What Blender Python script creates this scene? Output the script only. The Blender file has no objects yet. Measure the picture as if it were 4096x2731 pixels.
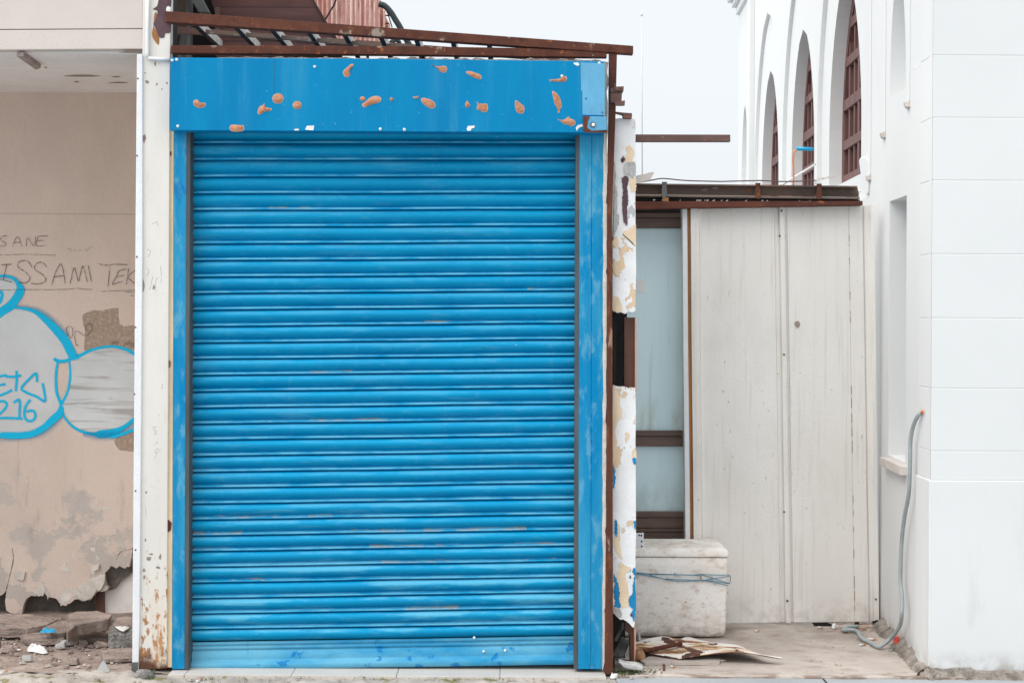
import bpy, bmesh, math, random
from mathutils import Vector, Matrix, noise as mnoise
from mathutils.geometry import delaunay_2d_cdt
R = math.radians
rnd = random.Random(11)
scn = bpy.context.scene
COL = scn.collection

# ------------------------------------------------------------------ camera model
SW, SH, FPX = 4096.0, 2731.0, 5689.0
Z0 = 6.53                     # camera to street front, metres
HOR = 1262.6                  # horizon row in the photograph
ROLL = 0.0055
CAMH = 1.639
CR, SR = math.cos(ROLL), math.sin(ROLL)
def ray(p):
    u = (p[0] - SW/2) / FPX; v = (HOR - p[1]) / FPX
    # undo camera roll (top of picture leans right)
    return (u*CR - v*SR, u*SR + v*CR)
def W(p, Y):
    a, b = ray(p); d = Z0 + Y
    return Vector((a*d, Y, CAMH + b*d))
def Wz(p, z=0.0):
    a, b = ray(p); d = (z - CAMH) / b
    return Vector((a*d, d - Z0, z))
# zoomed measuring frames -> photograph pixels
def frame(x0, y0, s): return lambda x, y: (x0 + x/s, y0 + y/s)
fA = frame(0, 0, 2.24); fB = frame(0, 850, 1.5686); fC = frame(0, 1850, 1.78)
fE = frame(600, 0, 2.1382); fF = frame(1600, 100, 2.1382); fG = frame(2300, 500, 1.743)
fH = frame(2300, 1300, 1.96); fI = frame(2300, 2000, 2.1456); fJ = frame(2800, 0, 1.8148)
fK = frame(2900, 600, 2.24); fL = frame(3000, 2300, 2.146); fM = frame(3300, 1500, 1.5678)
fP = frame(1500, 1950, 2.008); fQ = frame(600, 0, 4.276); fR = frame(1150, 0, 4.276)
fS = frame(2380, 2300, 3.638); fT = frame(500, 2500, 4.704)
def pts(f, *a): return [f(x, y) for x, y in a]

# ------------------------------------------------------------------ mesh helpers
BASE = {}
def tagset(o, label=None, cat=None, group=None, kind=None):
    if label: o['label'] = label
    if cat: o['category'] = cat
    if group: o['group'] = group
    if kind: o['kind'] = kind
    return o
def thing(name, loc, label, cat, group=None, kind=None):
    o = bpy.data.objects.new(name, None); COL.objects.link(o)
    o.location = loc; o.empty_display_size = .1; BASE[o.name] = Vector(loc)
    return tagset(o, label, cat, group, kind)
class MB:
    def __init__(s): s.bm = bmesh.new(); s.mi = 0; s.uv = None
    def face(s, vs, mi=None, smooth=False):
        try: f = s.bm.faces.new(vs)
        except ValueError: return None
        f.material_index = s.mi if mi is None else mi; f.smooth = smooth; return f
    def poly(s, P): return s.face([s.bm.verts.new(p) for p in P])
    def prism(s, P, off):
        """front outline P (world points) extruded by vector off"""
        off = Vector(off); n = len(P)
        a = [s.bm.verts.new(p) for p in P]; b = [s.bm.verts.new(Vector(p)+off) for p in P]
        s.face(a); s.face(list(reversed(b)))
        for i in range(n): s.face([a[i], b[i], b[(i+1) % n], a[(i+1) % n]])
        return s
    def pp(s, px, y0, y1):
        return s.prism([W(p, y0) for p in px], (0, y1-y0, 0))
    def box(s, x0, x1, y0, y1, z0, z1):
        return s.prism([(x0,y0,z0),(x1,y0,z0),(x1,y0,z1),(x0,y0,z1)], (0, y1-y0, 0))
    def bar(s, p, q, w, h, up=(0,0,1)):
        p, q = Vector(p), Vector(q); d = (q-p).normalized(); up = Vector(up)
        if abs(d.dot(up)) > .95: up = Vector((0,1,0))
        x = d.cross(up).normalized(); u = x.cross(d).normalized()
        P = [p + x*w/2*i + u*h/2*j for i, j in ((-1,-1),(1,-1),(1,1),(-1,1))]
        return s.prism(P, q-p)
    def tube(s, P, r, n=10, caps=True):
        P = [Vector(p) for p in P]; rings = []
        rr = r if isinstance(r, (list, tuple)) else [r]*len(P)
        prev = None
        for i, p in enumerate(P):
            t = (P[min(i+1, len(P)-1)] - P[max(i-1, 0)]).normalized()
            if prev is None:
                a = Vector((0,0,1)) if abs(t.z) < .9 else Vector((0,1,0))
                x = t.cross(a).normalized()
            else:
                x = (prev - t*prev.dot(t)).normalized()
            prev = x; y = t.cross(x)
            rings.append([s.bm.verts.new(p + (x*math.cos(2*math.pi*k/n) + y*math.sin(2*math.pi*k/n))*rr[i]) for k in range(n)])
        for a, b in zip(rings, rings[1:]):
            for k in range(n): s.face([a[k], a[(k+1) % n], b[(k+1) % n], b[k]], smooth=True)
        if caps: s.face(rings[0]); s.face(list(reversed(rings[-1])))
        return s
    def disc(s, c, r, depth, n=14, ax=(0,-1,0)):
        c = Vector(c); ax = Vector(ax).normalized()
        x = ax.cross(Vector((0,0,1))).normalized(); y = ax.cross(x)
        return s.prism([c + (x*math.cos(2*math.pi*k/n) + y*math.sin(2*math.pi*k/n))*r for k in range(n)], ax*depth)
    def lathe_dome(s, c, r, h, n=12, m=4):
        """domed screw head facing the street"""
        c = Vector(c); rings = []
        for j in range(m):
            a = j/m*math.pi/2
            rings.append([s.bm.verts.new(c + Vector((math.cos(2*math.pi*k/n)*r*math.cos(a), -h*math.sin(a), math.sin(2*math.pi*k/n)*r*math.cos(a)))) for k in range(n)])
        for a, b in zip(rings, rings[1:]):
            for k in range(n): s.face([a[k], b[k], b[(k+1) % n], a[(k+1) % n]], smooth=True)
        s.face(list(reversed(rings[-1]))); return s
    def ribbon(s, C, Wd, y, uvl=True):
        """flat painted stroke on the plane Y=y; C world points, Wd widths"""
        if s.uv is None: s.uv = s.bm.loops.layers.uv.new('uv')
        n = len(C); L = []; acc = 0
        for i in range(n):
            t = (C[min(i+1, n-1)] - C[max(i-1, 0)]); t.y = 0; t.normalize()
            nn = Vector((-t.z, 0, t.x)); w = Wd[i]/2
            if i: acc += (C[i]-C[i-1]).length
            L.append((s.bm.verts.new(C[i]+nn*w), s.bm.verts.new(C[i]-nn*w), acc))
        for (a, b, u0), (c, d, u1) in zip(L, L[1:]):
            f = s.face([a, b, d, c])
            if f:
                for lp, (uu, vv) in zip(f.loops, ((u0,0),(u0,1),(u1,1),(u1,0))): lp[s.uv].uv = (uu, vv)
        return s
    def build(s, name, mats, parent=None, bevel=0, recalc=True, seg=2):
        if recalc: bmesh.ops.recalc_face_normals(s.bm, faces=s.bm.faces)
        if parent is not None:
            b = BASE[parent.name]
            for v in s.bm.verts: v.co -= b
        me = bpy.data.meshes.new(name); s.bm.to_mesh(me); s.bm.free()
        for m in (mats if isinstance(mats, (list, tuple)) else [mats]): me.materials.append(m)
        o = bpy.data.objects.new(name, me); COL.objects.link(o)
        if parent is not None: o.parent = parent; BASE[o.name] = BASE[parent.name]
        else: BASE[o.name] = Vector((0,0,0))
        if bevel:
            md = o.modifiers.new('edge', 'BEVEL'); md.width = bevel; md.segments = seg; md.limit_method = 'ANGLE'; md.angle_limit = R(40)
        return o
def top(mb, name, mats, loc, label, cat, group=None, kind=None, bevel=0):
    """a top-level thing that is one mesh: origin at its base"""
    loc = Vector(loc)
    for v in mb.bm.verts: v.co -= loc
    o = mb.build(name, mats, None, bevel); o.location = loc; BASE[o.name] = loc
    return tagset(o, label, cat, group, kind)
def smooth_path(P, k=6, closed=False):
    P = [tuple(p) for p in P]; n = len(P); out = []
    dim = len(P[0])
    rng = range(n if closed else n-1)
    for i in rng:
        g = lambda j: P[j % n] if closed else P[max(0, min(n-1, j))]
        p0, p1, p2, p3 = g(i-1), g(i), g(i+1), g(i+2)
        for j in range(k):
            t = j/k
            out.append(tuple(.5*((2*p1[d]) + (-p0[d]+p2[d])*t + (2*p0[d]-5*p1[d]+4*p2[d]-p3[d])*t*t + (-p0[d]+3*p1[d]-3*p2[d]+p3[d])*t**3) for d in range(dim)))
    if not closed: out.append(P[-1])
    return out
def ragged(a, b, n, amp, seed=0):
    """jagged pixel line from a to b"""
    r = random.Random(seed); out = []
    for i in range(n+1):
        t = i/n; j = 0 if i in (0, n) else amp
        dx, dy = b[0]-a[0], b[1]-a[1]; l = math.hypot(dx, dy) or 1
        k = r.uniform(-1, 1)*j
        out.append((a[0]+dx*t - dy/l*k, a[1]+dy*t + dx/l*k))
    return out

# ------------------------------------------------------------------ materials
def srgb(r, g, b):
    f = lambda c: ((c/255+.055)/1.055)**2.4 if c/255 > .04045 else c/255/12.92
    return (f(r), f(g), f(b), 1)
# paint and plaster reflectance trims (multiply the swatches below)
GAIN = {'white masonry paint': .80, 'cream paint': .91, 'cream sheet': .82, 'white trim paint': .90, 'blue hood paint': .72, 'blue slat paint': .88, 'blue bead paint': .93,
        'scraped slat paint': .92, 'chalky blue paint': .78, 'blue jamb paint': .76, 'pale blue plate': .82, 'grey pavement': .90, 'peeling plaster': .92, 'beige render': .95,
        'cream floor tile': .94, 'worn concrete slab': .95, 'broken kerb concrete': .92}
class N:
    def __init__(s, name):
        s.m = bpy.data.materials.new(name); s.m.use_nodes = True
        s.t = s.m.node_tree; s.t.nodes.clear()
    def n(s, t, **kw):
        x = s.t.nodes.new(t)
        for k, v in kw.items(): setattr(x, k, v)
        return x
    def l(s, a, b): s.t.links.new(a, b)
    def put(s, sock, v):
        if hasattr(v, 'links') or isinstance(v, bpy.types.NodeSocket): s.l(v, sock)
        else:
            if isinstance(v, (tuple, list)) and len(v) == 3 and sock.type == 'RGBA': v = (*v, 1)
            sock.default_value = v
    def pos(s, sc=(1,1,1), off=(0,0,0)):
        g = s.n('ShaderNodeNewGeometry'); m = s.n('ShaderNodeVectorMath', operation='MULTIPLY_ADD')
        s.l(g.outputs['Position'], m.inputs[0]); m.inputs[1].default_value = sc; m.inputs[2].default_value = off
        return m.outputs[0]
    def xyz(s, i):
        g = s.n('ShaderNodeNewGeometry'); x = s.n('ShaderNodeSeparateXYZ'); s.l(g.outputs['Position'], x.inputs[0]); return x.outputs[i]
    def noise(s, scale, sc=(1,1,1), detail=5, rough=.6, off=(0,0,0), dist=0):
        x = s.n('ShaderNodeTexNoise'); s.l(s.pos(sc, off), x.inputs['Vector'])
        x.inputs['Scale'].default_value = scale; x.inputs['Detail'].default_value = detail
        x.inputs['Roughness'].default_value = rough; x.inputs['Distortion'].default_value = dist
        return x.outputs['Fac']
    def vor(s, scale, sc=(1,1,1), feat='F1', out='Distance', off=(0,0,0)):
        x = s.n('ShaderNodeTexVoronoi', feature=feat); s.l(s.pos(sc, off), x.inputs['Vector']); x.inputs['Scale'].default_value = scale
        return x.outputs[out]
    def step(s, v, lo, hi, a=0., b=1.):
        x = s.n('ShaderNodeMapRange', interpolation_type='SMOOTHSTEP'); s.put(x.inputs[0], v)
        for i, k in enumerate((lo, hi, a, b)): x.inputs[i+1].default_value = k
        return x.outputs[0]
    def m2(s, op, a, b=0.): 
        x = s.n('ShaderNodeMath', operation=op); s.put(x.inputs[0], a); s.put(x.inputs[1], b); return x.outputs[0]
    def mul(s, *a):
        r = a[0]
        for k in a[1:]: r = s.m2('MULTIPLY', r, k)
        return r
    def mix(s, f, a, b, blend='MIX'):
        x = s.n('ShaderNodeMix', data_type='RGBA', blend_type=blend); s.put(x.inputs[0], f); s.put(x.inputs[6], a); s.put(x.inputs[7], b); return x.outputs[2]
    def out(s, col, rough=.6, bump=None, bs=.3, bd=.01, metal=0., spec=.5, alpha=None):
        p = s.n('ShaderNodeBsdfPrincipled'); o = s.n('ShaderNodeOutputMaterial')
        if alpha is None and s.m.name != 'white masonry paint':
            gr_ = s.step(s.noise(230, detail=2), .25, .75, .925, 1.055); cb_ = s.n('ShaderNodeCombineColor'); [s.l(gr_, cb_.inputs[q_]) for q_ in range(3)]
            col = s.mix(1., col, cb_.outputs[0], 'MULTIPLY')
        g_ = GAIN.get(s.m.name)
        if g_: col = s.mix(1., col, (g_, g_, g_, 1), 'MULTIPLY')
        s.put(p.inputs['Base Color'], col); s.put(p.inputs['Roughness'], rough); s.put(p.inputs['Metallic'], metal)
        p.inputs['Specular IOR Level'].default_value = spec
        if alpha is not None: s.put(p.inputs['Alpha'], alpha)
        if bump is not None:
            b = s.n('ShaderNodeBump'); b.inputs['Strength'].default_value = bs; b.inputs['Distance'].default_value = bd
            s.put(b.inputs['Height'], bump); s.l(b.outputs[0], p.inputs['Normal'])
        s.l(p.outputs[0], o.inputs[0]); return s.m
def simple(name, c, rough=.6, var=.25, scale=14, bump=.15, spec=.4, streak=(1,1,1), metal=0., bd=.006):
    n = N(name); f = n.noise(scale, streak); f2 = n.noise(scale*6, streak, detail=3)
    d = tuple(k*(1-var) for k in c[:3]); e = tuple(min(1, k*(1+var*.6)) for k in c[:3])
    col = n.mix(n.step(f, .3, .7), d, e); col = n.mix(n.mul(n.step(f2, .55, .8), .35), col, tuple(k*.65 for k in c[:3]))
    return n.out(col, rough, f2, bump, bd, metal, spec)
M = {}
RUSTC, RUSTD, RUSTO = srgb(120,70,45), srgb(62,40,34), srgb(172,108,58)

def mk():
    # --- cream column: rust freckles, streaks, a rust skirt near the ground
    n = N('cream paint'); z = n.xyz(2)
    col = n.mix(n.step(n.noise(3, (1,1,.35)), .35, .7), srgb(226,221,213), srgb(238,234,227))
    col = n.mix(n.mul(n.step(n.noise(26, (1,1,.25)), .58, .72), .3), col, srgb(205,196,182))
    low = n.step(z, .02, .75, 1., 0.)
    lowr = n.step(z, .02, .62, 1., 0.)
    sp = n.step(n.m2('ADD', n.noise(44, (1,1,.42), detail=6, rough=.65), n.mul(lowr, .125)), .60, .68)
    col = n.mix(n.mul(sp, n.step(z, .45, .95, 1., .0)), col, n.mix(n.noise(60), srgb(150,92,54), srgb(196,140,88)))
    col = n.mix(n.mul(n.step(n.noise(60, (1,1,.05), detail=3, off=(2,0,0)), .64, .70), n.step(z, .5, 1.0, .8, 0.)), col, srgb(160,116,80))
    col = n.mix(n.mul(n.step(n.noise(70, (1,1,.5), detail=4, off=(3,1,2)), .66, .74), .7), col, srgb(140,118,100))
    stain = n.mul(n.step(n.noise(9, (1.4,1,.3), detail=5), .35, .62), n.step(z, .0, .5, 1., 0.))
    col = n.mix(n.mul(stain, .55), col, srgb(214,172,122))
    base = n.step(n.m2('ADD', z, n.mul(n.m2('SUBTRACT', n.noise(14), .5), .22)), .03, .09, 1., 0.)
    col = n.mix(base, col, n.mix(n.noise(40), srgb(70,45,38), srgb(122,78,52)))
    M['cream'] = n.out(col, .55, n.noise(60), .12, .004)
    # --- cream fascia sheets
    n = N('cream sheet')
    col = n.mix(n.step(n.noise(1.3, (1,1,1)), .3, .7), srgb(218,206,198), srgb(230,219,211))
    col = n.mix(n.mul(n.step(n.vor(9, off=(.3,0,.2)), .05, .09, 1., 0.), .8), col, srgb(150,110,80))
    col = n.mix(n.mul(n.step(n.noise(6,(1,1,.3)), .58,.75), .25), col, srgb(190,178,166))
    M['sheet'] = n.out(col, .5, n.noise(5), .1, .01)
    # --- recess back wall: dingy beige render, scuffed patches near the foot
    n = N('beige render'); z = n.xyz(2)
    col = n.mix(n.step(z, .5, 2.2), srgb(231,213,200), srgb(229,208,193))
    col = n.mix(n.mul(n.step(n.noise(2.2,(1,1,.6)), .35, .75), .4), col, srgb(196,176,162))
    col = n.mix(n.mul(n.step(n.noise(20,(1,1,.16), detail=4), .56, .75), .3, n.step(z, .6, 1.1, 1., .3)), col, srgb(150,130,117))
    zz = n.m2('ADD', z, n.mul(n.m2('SUBTRACT', n.noise(3.1, off=(2,0,1)), .5), .9))
    grey = n.mul(n.step(n.noise(4.2, off=(5.2,0,.7), detail=7, rough=.62), .485, .535), n.step(zz, .60, .68, 1., 0.))
    col = n.mix(n.mul(grey, .85), col, n.mix(n.noise(8,(1,1,.4)), srgb(188,178,170), srgb(212,205,198)))
    dirt = n.mul(n.step(n.noise(5,(1.2,1,.5), off=(9,0,4), detail=6), .54, .75), n.step(z, .35, .95, 1., 0.))
    col = n.mix(n.mul(dirt, .6), col, srgb(120,104,94))
    chip = n.mul(n.step(n.noise(11, off=(1,0,8), detail=5), .645, .66), n.step(z, .15, .62, 1., 0.))
    col = n.mix(chip, col, srgb(226,222,216))
    # faint coat joints
    col = n.mix(n.mul(n.step(n.m2('ABSOLUTE', n.m2('SUBTRACT', z, 2.18)), .0, .006, 1., 0.), .35), col, srgb(140,122,108))
    h = n.m2('ADD', n.mul(n.noise(70), .3), n.mul(grey, -.7))
    M['beige'] = n.out(col, .8, h, .35, .006, spec=.2)
    M['ceil'] = simple('grey ceiling paint', srgb(246,242,239), .7, .06, 3, .1)
    M['whitepaint'] = simple('white trim paint', srgb(240,241,243), .4, .05, 9, .06)
    # --- blue hood
    n = N('blue hood paint')
    b0, b1 = srgb(0,142,202), srgb(0,154,212)
    col = n.mix(n.step(n.noise(2.4, (1.6,1,.35)), .35, .7), b0, b1)
    col = n.mix(n.mul(n.step(n.noise(6, (1,1,.1), detail=6), .50, .72), n.step(n.noise(2.2,(1,1,.12), off=(4,0,0)), .44, .6), .75), col, srgb(78,176,218))
    col = n.mix(n.mul(n.step(n.noise(16, (1,1,.05), detail=5, off=(7,0,0)), .56, .72), .45), col, srgb(66,170,212))
    col = n.mix(n.mul(n.step(n.noise(55, (1,1,.6), detail=3), .66, .75), .5), col, srgb(120,185,215))
    M['hood'] = n.out(col, .42, n.noise(4), .05, .01, spec=.12)
    # --- blue slats
    def slat(name, fade, bead):
        n = N(name); z = n.xyz(2)
        col = n.mix(n.step(n.noise(1.7), .3, .7), srgb(0,148,200), srgb(0,158,208))
        # chalking, different from slat to slat
        zi = n.m2('FLOOR', n.mul(n.m2('SUBTRACT', z, .061), 13.35))
        cv = n.n('ShaderNodeCombineXYZ'); n.l(n.mul(n.xyz(0), 1.5), cv.inputs[0]); n.l(n.mul(z, 7.), cv.inputs[1]); n.l(n.mul(zi, 3.7), cv.inputs[2])
        nz = n.n('ShaderNodeTexNoise'); n.l(cv.outputs[0], nz.inputs['Vector']); nz.inputs['Scale'].default_value = 1.6; nz.inputs['Detail'].default_value = 8; nz.inputs['Roughness'].default_value = .62
        low = n.step(z, .05, 1.1, .95, .30)
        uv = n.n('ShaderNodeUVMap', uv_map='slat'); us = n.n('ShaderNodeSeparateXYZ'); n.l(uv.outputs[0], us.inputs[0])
        # dust and a painted highlight on the upper curve of each slat
        dust_hilite = n.mul(n.step(us.outputs[1], .24, .30), n.step(us.outputs[1], .34, .62, 1., 0.))
        f = n.mul(n.step(n.m2('ADD', nz.outputs['Fac'], n.mul(dust_hilite, .13)), .54, .70), low, fade)
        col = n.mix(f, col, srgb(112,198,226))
        f = n.mul(n.step(n.noise(30, (.35,1,1.2), detail=5, off=(3,0,1)), .54, .75), fade, .35)
        col = n.mix(f, col, srgb(92,176,216))
        f = n.mul(n.step(n.noise(24, (1,1,.08), detail=3, off=(1,0,6)), .60, .76), .25)
        col = n.mix(f, col, srgb(96,172,208))
        f = n.step(n.noise(60, (.5,1,1), detail=3, off=(7,0,0)), .74, .765)
        col = n.mix(n.mul(f, .7), col, srgb(190,200,200))
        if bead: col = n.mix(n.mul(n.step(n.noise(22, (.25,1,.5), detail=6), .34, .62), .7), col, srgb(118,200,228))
        if bead == 2: col = n.mix(n.mul(n.step(n.noise(30, (.3,1,1.6), detail=8, rough=.7, off=(5,0,2)), .49, .56), .85), col, n.mix(n.noise(60), srgb(140,140,136), srgb(196,200,200)))
        return n.out(col, n.step(n.noise(9), .3, .7, .45, .6), n.noise(30,(.4,1,1)), .06, .004, spec=.16)
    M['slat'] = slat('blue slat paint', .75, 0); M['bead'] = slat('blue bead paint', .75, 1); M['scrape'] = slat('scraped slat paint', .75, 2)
    # --- bottom bar, heavily chalked
    n = N('chalky blue paint')
    col = n.mix(n.step(n.noise(2.6,(.6,1,2), detail=6), .3, .6), srgb(30,152,206), srgb(112,190,222))
    col = n.mix(n.mul(n.step(n.noise(9,(1,1,1), off=(2,0,3), detail=4), .615, .66), .85), col, srgb(0,128,198))
    col = n.mix(n.mul(n.step(n.noise(30,(1,1,.2)), .6, .75), .4), col, srgb(20,130,180))
    M['chalk'] = n.out(col, .6, n.noise(20), .08, .005, spec=.15)
    # --- blue jambs
    n = N('blue jamb paint'); z = n.xyz(2)
    col = n.mix(n.step(n.noise(3.2,(2.2,1,.35), detail=6), .36, .68), srgb(0,146,206), srgb(64,172,216))
    f = n.mul(n.step(n.noise(16,(1.5,1,.6), off=(4,0,2), detail=6), .5, .66), .7)
    col = n.mix(f, col, srgb(112,186,220))
    col = n.mix(n.mul(n.step(n.noise(13,(1.2,1,.4), off=(8,0,2), detail=6), .60, .68), .6), col, srgb(0,122,196))
    col = n.mix(n.mul(n.step(n.noise(50, detail=3), .64, .75), n.step(z, .0, .25, 1., .0)), col, srgb(60,95,105))
    M['jamb'] = n.out(col, .6, n.noise(30), .08, .004, spec=.12)
    M['plate'] = simple('pale blue plate', srgb(104,180,220), .5, .2, 5, .08, streak=(1.5,1,.5))
    M['channel'] = simple('dark steel channel', srgb(80,86,88), .6, .3, 20, .1, streak=(1,1,.15))
    M['dark'] = simple('near black shade and backing', srgb(34,33,33), .9, .3, 6, .1)  # near black stands in for shade inside hollows; also joints and backings
    M['yellow'] = simple('yellowed sealant', srgb(224,200,164), .6, .2, 9, .1, streak=(1,1,.2))
    # --- rust
    def rust(name, a, b, c, sc=(1,1,1)):
        n = N(name)
        col = n.mix(n.step(n.noise(7, sc, detail=7, rough=.7), .3, .7), a, b)
        col = n.mix(n.mul(n.step(n.noise(26, sc, detail=6), .56, .72), .8), col, c)
        col = n.mix(n.mul(n.step(n.noise(5, sc, off=(1,3,7), detail=7, rough=.7), .55, .66), .6), col, tuple(k*.55 for k in a[:3]))
        col = n.mix(n.mul(n.step(n.noise(12, sc, off=(4,3,2), detail=7), .62, .68), .65), col, srgb(172,158,146))
        col = n.mix(n.mul(n.step(n.noise(34, sc, off=(8,1,2), detail=5), .62, .70), .8), col, srgb(170,102,58))
        return n.out(col, .85, n.noise(90), .4, .003, spec=.25)
    M['rust'] = rust('rusty steel', srgb(80,48,40), srgb(100,60,46), srgb(124,74,50))
    M['rustpost'] = rust('rusty post steel', srgb(78,46,38), srgb(98,58,44), srgb(126,76,48), (1,1,.25))
    M['rustdark'] = rust('dark rusted steel', srgb(104,92,86), srgb(122,100,88), srgb(142,102,78), (.4,1,1))
    M['rustgrey'] = rust('greyed rusty steel', srgb(96,74,70), srgb(112,86,80), srgb(120,96,88), (.4,1,1))
    M['rustpurlin'] = rust('red rusted channel', srgb(78,48,42), srgb(102,60,48), srgb(116,74,58), (.4,1,1))
    M['rustblack'] = simple('black steel and bar shade', srgb(58,48,46), .85, .3, 20, .3)
    M['litbar'] = simple('sky lit pale bar paint', srgb(206,202,198), .7, .3, 20, .2)
    M['greymetal'] = simple('weathered grey timber', srgb(98,100,98), .8, .35, 8, .2, streak=(1,1,.3))
    n = N('brown boards')
    bands = n.n('ShaderNodeTexWave', wave_type='BANDS', bands_direction='Z'); n.l(n.pos((.0,0,1)), bands.inputs[0]); bands.inputs['Scale'].default_value = 3.4; bands.inputs['Distortion'].default_value = 1
    col = n.mix(n.step(n.noise(5,(.3,1,2)), .3, .7), srgb(76,48,46), srgb(98,64,60))
    col = n.mix(n.mul(n.step(bands.outputs['Fac'], .0, .05, 1., 0.), .7), col, srgb(48,34,34))
    M['boards'] = n.out(col, .8, bands.outputs['Fac'], .2, .01)
    n = N('rust streaked pink sheet')
    col = n.mix(n.step(n.noise(22,(1,.1,.06), detail=5, rough=.7), .38, .6), srgb(206,152,140), srgb(240,214,206))
    col = n.mix(n.step(n.noise(30,(1,.1,.09), off=(3,0,1), detail=6, rough=.75), .54, .66), col, srgb(176,122,106))
    col = n.mix(n.step(n.noise(34,(1,.1,.16), off=(6,0,5), detail=7, rough=.75), .625, .67), col, srgb(110,60,46))
    M['pink'] = n.out(col, .75)
    # --- glue spots
    n = N('brown glue')
    col = n.mix(n.step(n.noise(45,(1,1,1.6), detail=4), .35, .7), srgb(168,108,76), srgb(200,146,112))
    M['glue'] = n.out(col, .7, n.noise(80), .4, .003)
    M['gluerim'] = simple('pale glue rim', srgb(206,164,142), .7, .15, 30, .1)
    # --- peeling pillar plaster
    n = N('peeling plaster'); z = n.xyz(2); x = n.xyz(0)
    a = n.noise(6.5, (1,1,.8), detail=8, rough=.62, off=(1.3,0,7.1)); b = n.noise(7.5, (1.3,1,.7), detail=8, rough=.6, off=(6,0,3))
    lowb = n.step(z, .35, 1.0, .075, 0.)
    tan = n.step(a, .585, .592); pl = n.step(n.m2('ADD', b, lowb), .632, .638)
    col = n.mix(n.step(n.noise(10), .3, .7), srgb(234,233,232), srgb(247,247,248))
    col = n.mix(n.mul(n.step(n.noise(30, detail=6), .60, .7), .5), col, srgb(196,192,190))
    col = n.mix(tan, col, n.mix(n.noise(20), srgb(222,190,150), srgb(238,212,180)))
    col = n.mix(pl, col, n.mix(n.step(z, .9, 1.3), srgb(20,128,176), srgb(190,190,188)))
    h = n.m2('SUBTRACT', 1., n.m2('MAXIMUM', n.mul(tan, .5), pl)); h = n.m2('ADD', h, n.mul(n.noise(25, detail=6), .5))
    M['plaster'] = n.out(col, .8, h, .8, .006, spec=.2)
    M['tan'] = simple('bare tan undercoat', srgb(230,206,176), .8, .1, 12, .15)
    M['bluepatch'] = simple('old blue undercoat', srgb(14,136,190), .7, .2, 14, .15)
    M['maroon'] = simple('maroon bare slot', srgb(92,70,76), .85, .3, 12, .3)
    M['greyplaster'] = simple('grey bare plaster', srgb(186,185,183), .85, .25, 18, .4)
    M['flap'] = simple('pale broken render', srgb(226,218,208), .85, .2, 12, .4)
    M['brownwood'] = simple('brown stained wood', srgb(100,70,60), .7, .3, 10, .2, streak=(3,1,.15))
    M['pinkedge'] = simple('pink raw edge', srgb(205,150,130), .8, .2, 15, .1)
    # --- door
    n = N('frosted pale blue glass'); z = n.xyz(2)
    col = n.mix(n.step(n.noise(3,(1.5,1,.25)), .3, .7), srgb(214,242,249), srgb(224,247,252))
    col = n.mix(n.mul(n.step(n.noise(16,(1,1,.12), detail=4), .55, .75), .35), col, srgb(200,222,226))
    col = n.mix(n.mul(n.step(n.noise(40, detail=3), .69, .74), .6), col, srgb(120,130,128))
    zm = n.m2('SUBTRACT', z, W((2640,1722),1.2).z)
    col = n.mix(n.mul(n.step(zm, .0, .22, 1., 0.), n.step(zm, -.01, .0), n.step(n.noise(7,(1.5,1,.4), detail=6), .40, .66), .7), col, srgb(170,150,118))
    zb_ = n.m2('SUBTRACT', z, W((2640,2046),1.2).z)
    col = n.mix(n.mul(n.step(zb_, .0, .25, 1., 0.), n.step(n.noise(9,(1,1,.6), detail=6), .3, .6), .5), col, srgb(168,176,172))
    col = n.mix(n.mul(n.step(n.noise(14,(2,1,.1), detail=6, off=(2,0,3)), .55, .72), .35), col, srgb(170,190,192))
    M['glass'] = n.out(col, .25, None, spec=.4)
    M['brownalu'] = simple('brown door rail', srgb(106,86,76), .5, .25, 9, .1, streak=(.3,1,2))
    M['bronze'] = simple('orange brown timber edge', srgb(164,112,66), .7, .35, 9, .2, streak=(2,1,.2))
    # --- panels
    n = N('off white sheet metal'); z = n.xyz(2)
    col = n.mix(n.step(n.noise(1.6,(1,1,.6)), .3, .7), srgb(228,224,218), srgb(237,234,230))
    col = n.mix(n.mul(n.step(n.noise(30,(1.5,1,.05), detail=5), .52, .72), .45), col, srgb(200,194,186))
    col = n.mix(n.mul(n.step(n.noise(3.5,(1,1,.5), off=(2,0,9), detail=7), .54, .75), .3), col, srgb(206,198,190))
    col = n.mix(n.mul(n.step(n.noise(38,(1.4,1,.45), off=(5,0,5), detail=4), .69, .73), .7), col, srgb(164,148,136))
    grime = n.mul(n.step(n.noise(14, detail=6), .4, .7), n.step(z, .0, .22, 1., 0.))
    col = n.mix(n.mul(grime, .5), col, srgb(176,164,152))
    M['panel'] = n.out(col, .55, n.m2('ADD', n.noise(4,(1,1,.3)), n.mul(n.noise(40),.1)), .18, .012, spec=.3)
    M['screw'] = simple('rusted screw', srgb(112,84,72), .7, .3, 60, .1)
    M['chrome'] = simple('white screw head', srgb(226,228,228), .4, .1, 40, .0)
    # --- foam box
    n = N('dirty white foam'); z = n.xyz(2)
    col = n.mix(n.step(n.noise(5, detail=6), .3, .7), srgb(238,230,222), srgb(250,247,243))
    col = n.mix(n.mul(n.step(n.noise(13,(1,1,1.6), off=(3,1,2), detail=8, rough=.72), .49, .66), .7), col, srgb(204,186,168))
    col = n.mix(n.mul(n.step(n.noise(36,(.6,1,1.5), detail=4, off=(9,1,2)), .64, .72), .6), col, srgb(158,130,112))
    col = n.mix(n.mul(n.step(z, .02, .13, 1., 0.), n.step(n.noise(22), .36, .62), .55), col, srgb(150,140,128))
    M['foam'] = n.out(col, .85, n.m2('ADD', n.noise(30), n.mul(n.vor(120), .5)), .35, .005, spec=.2)
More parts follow.
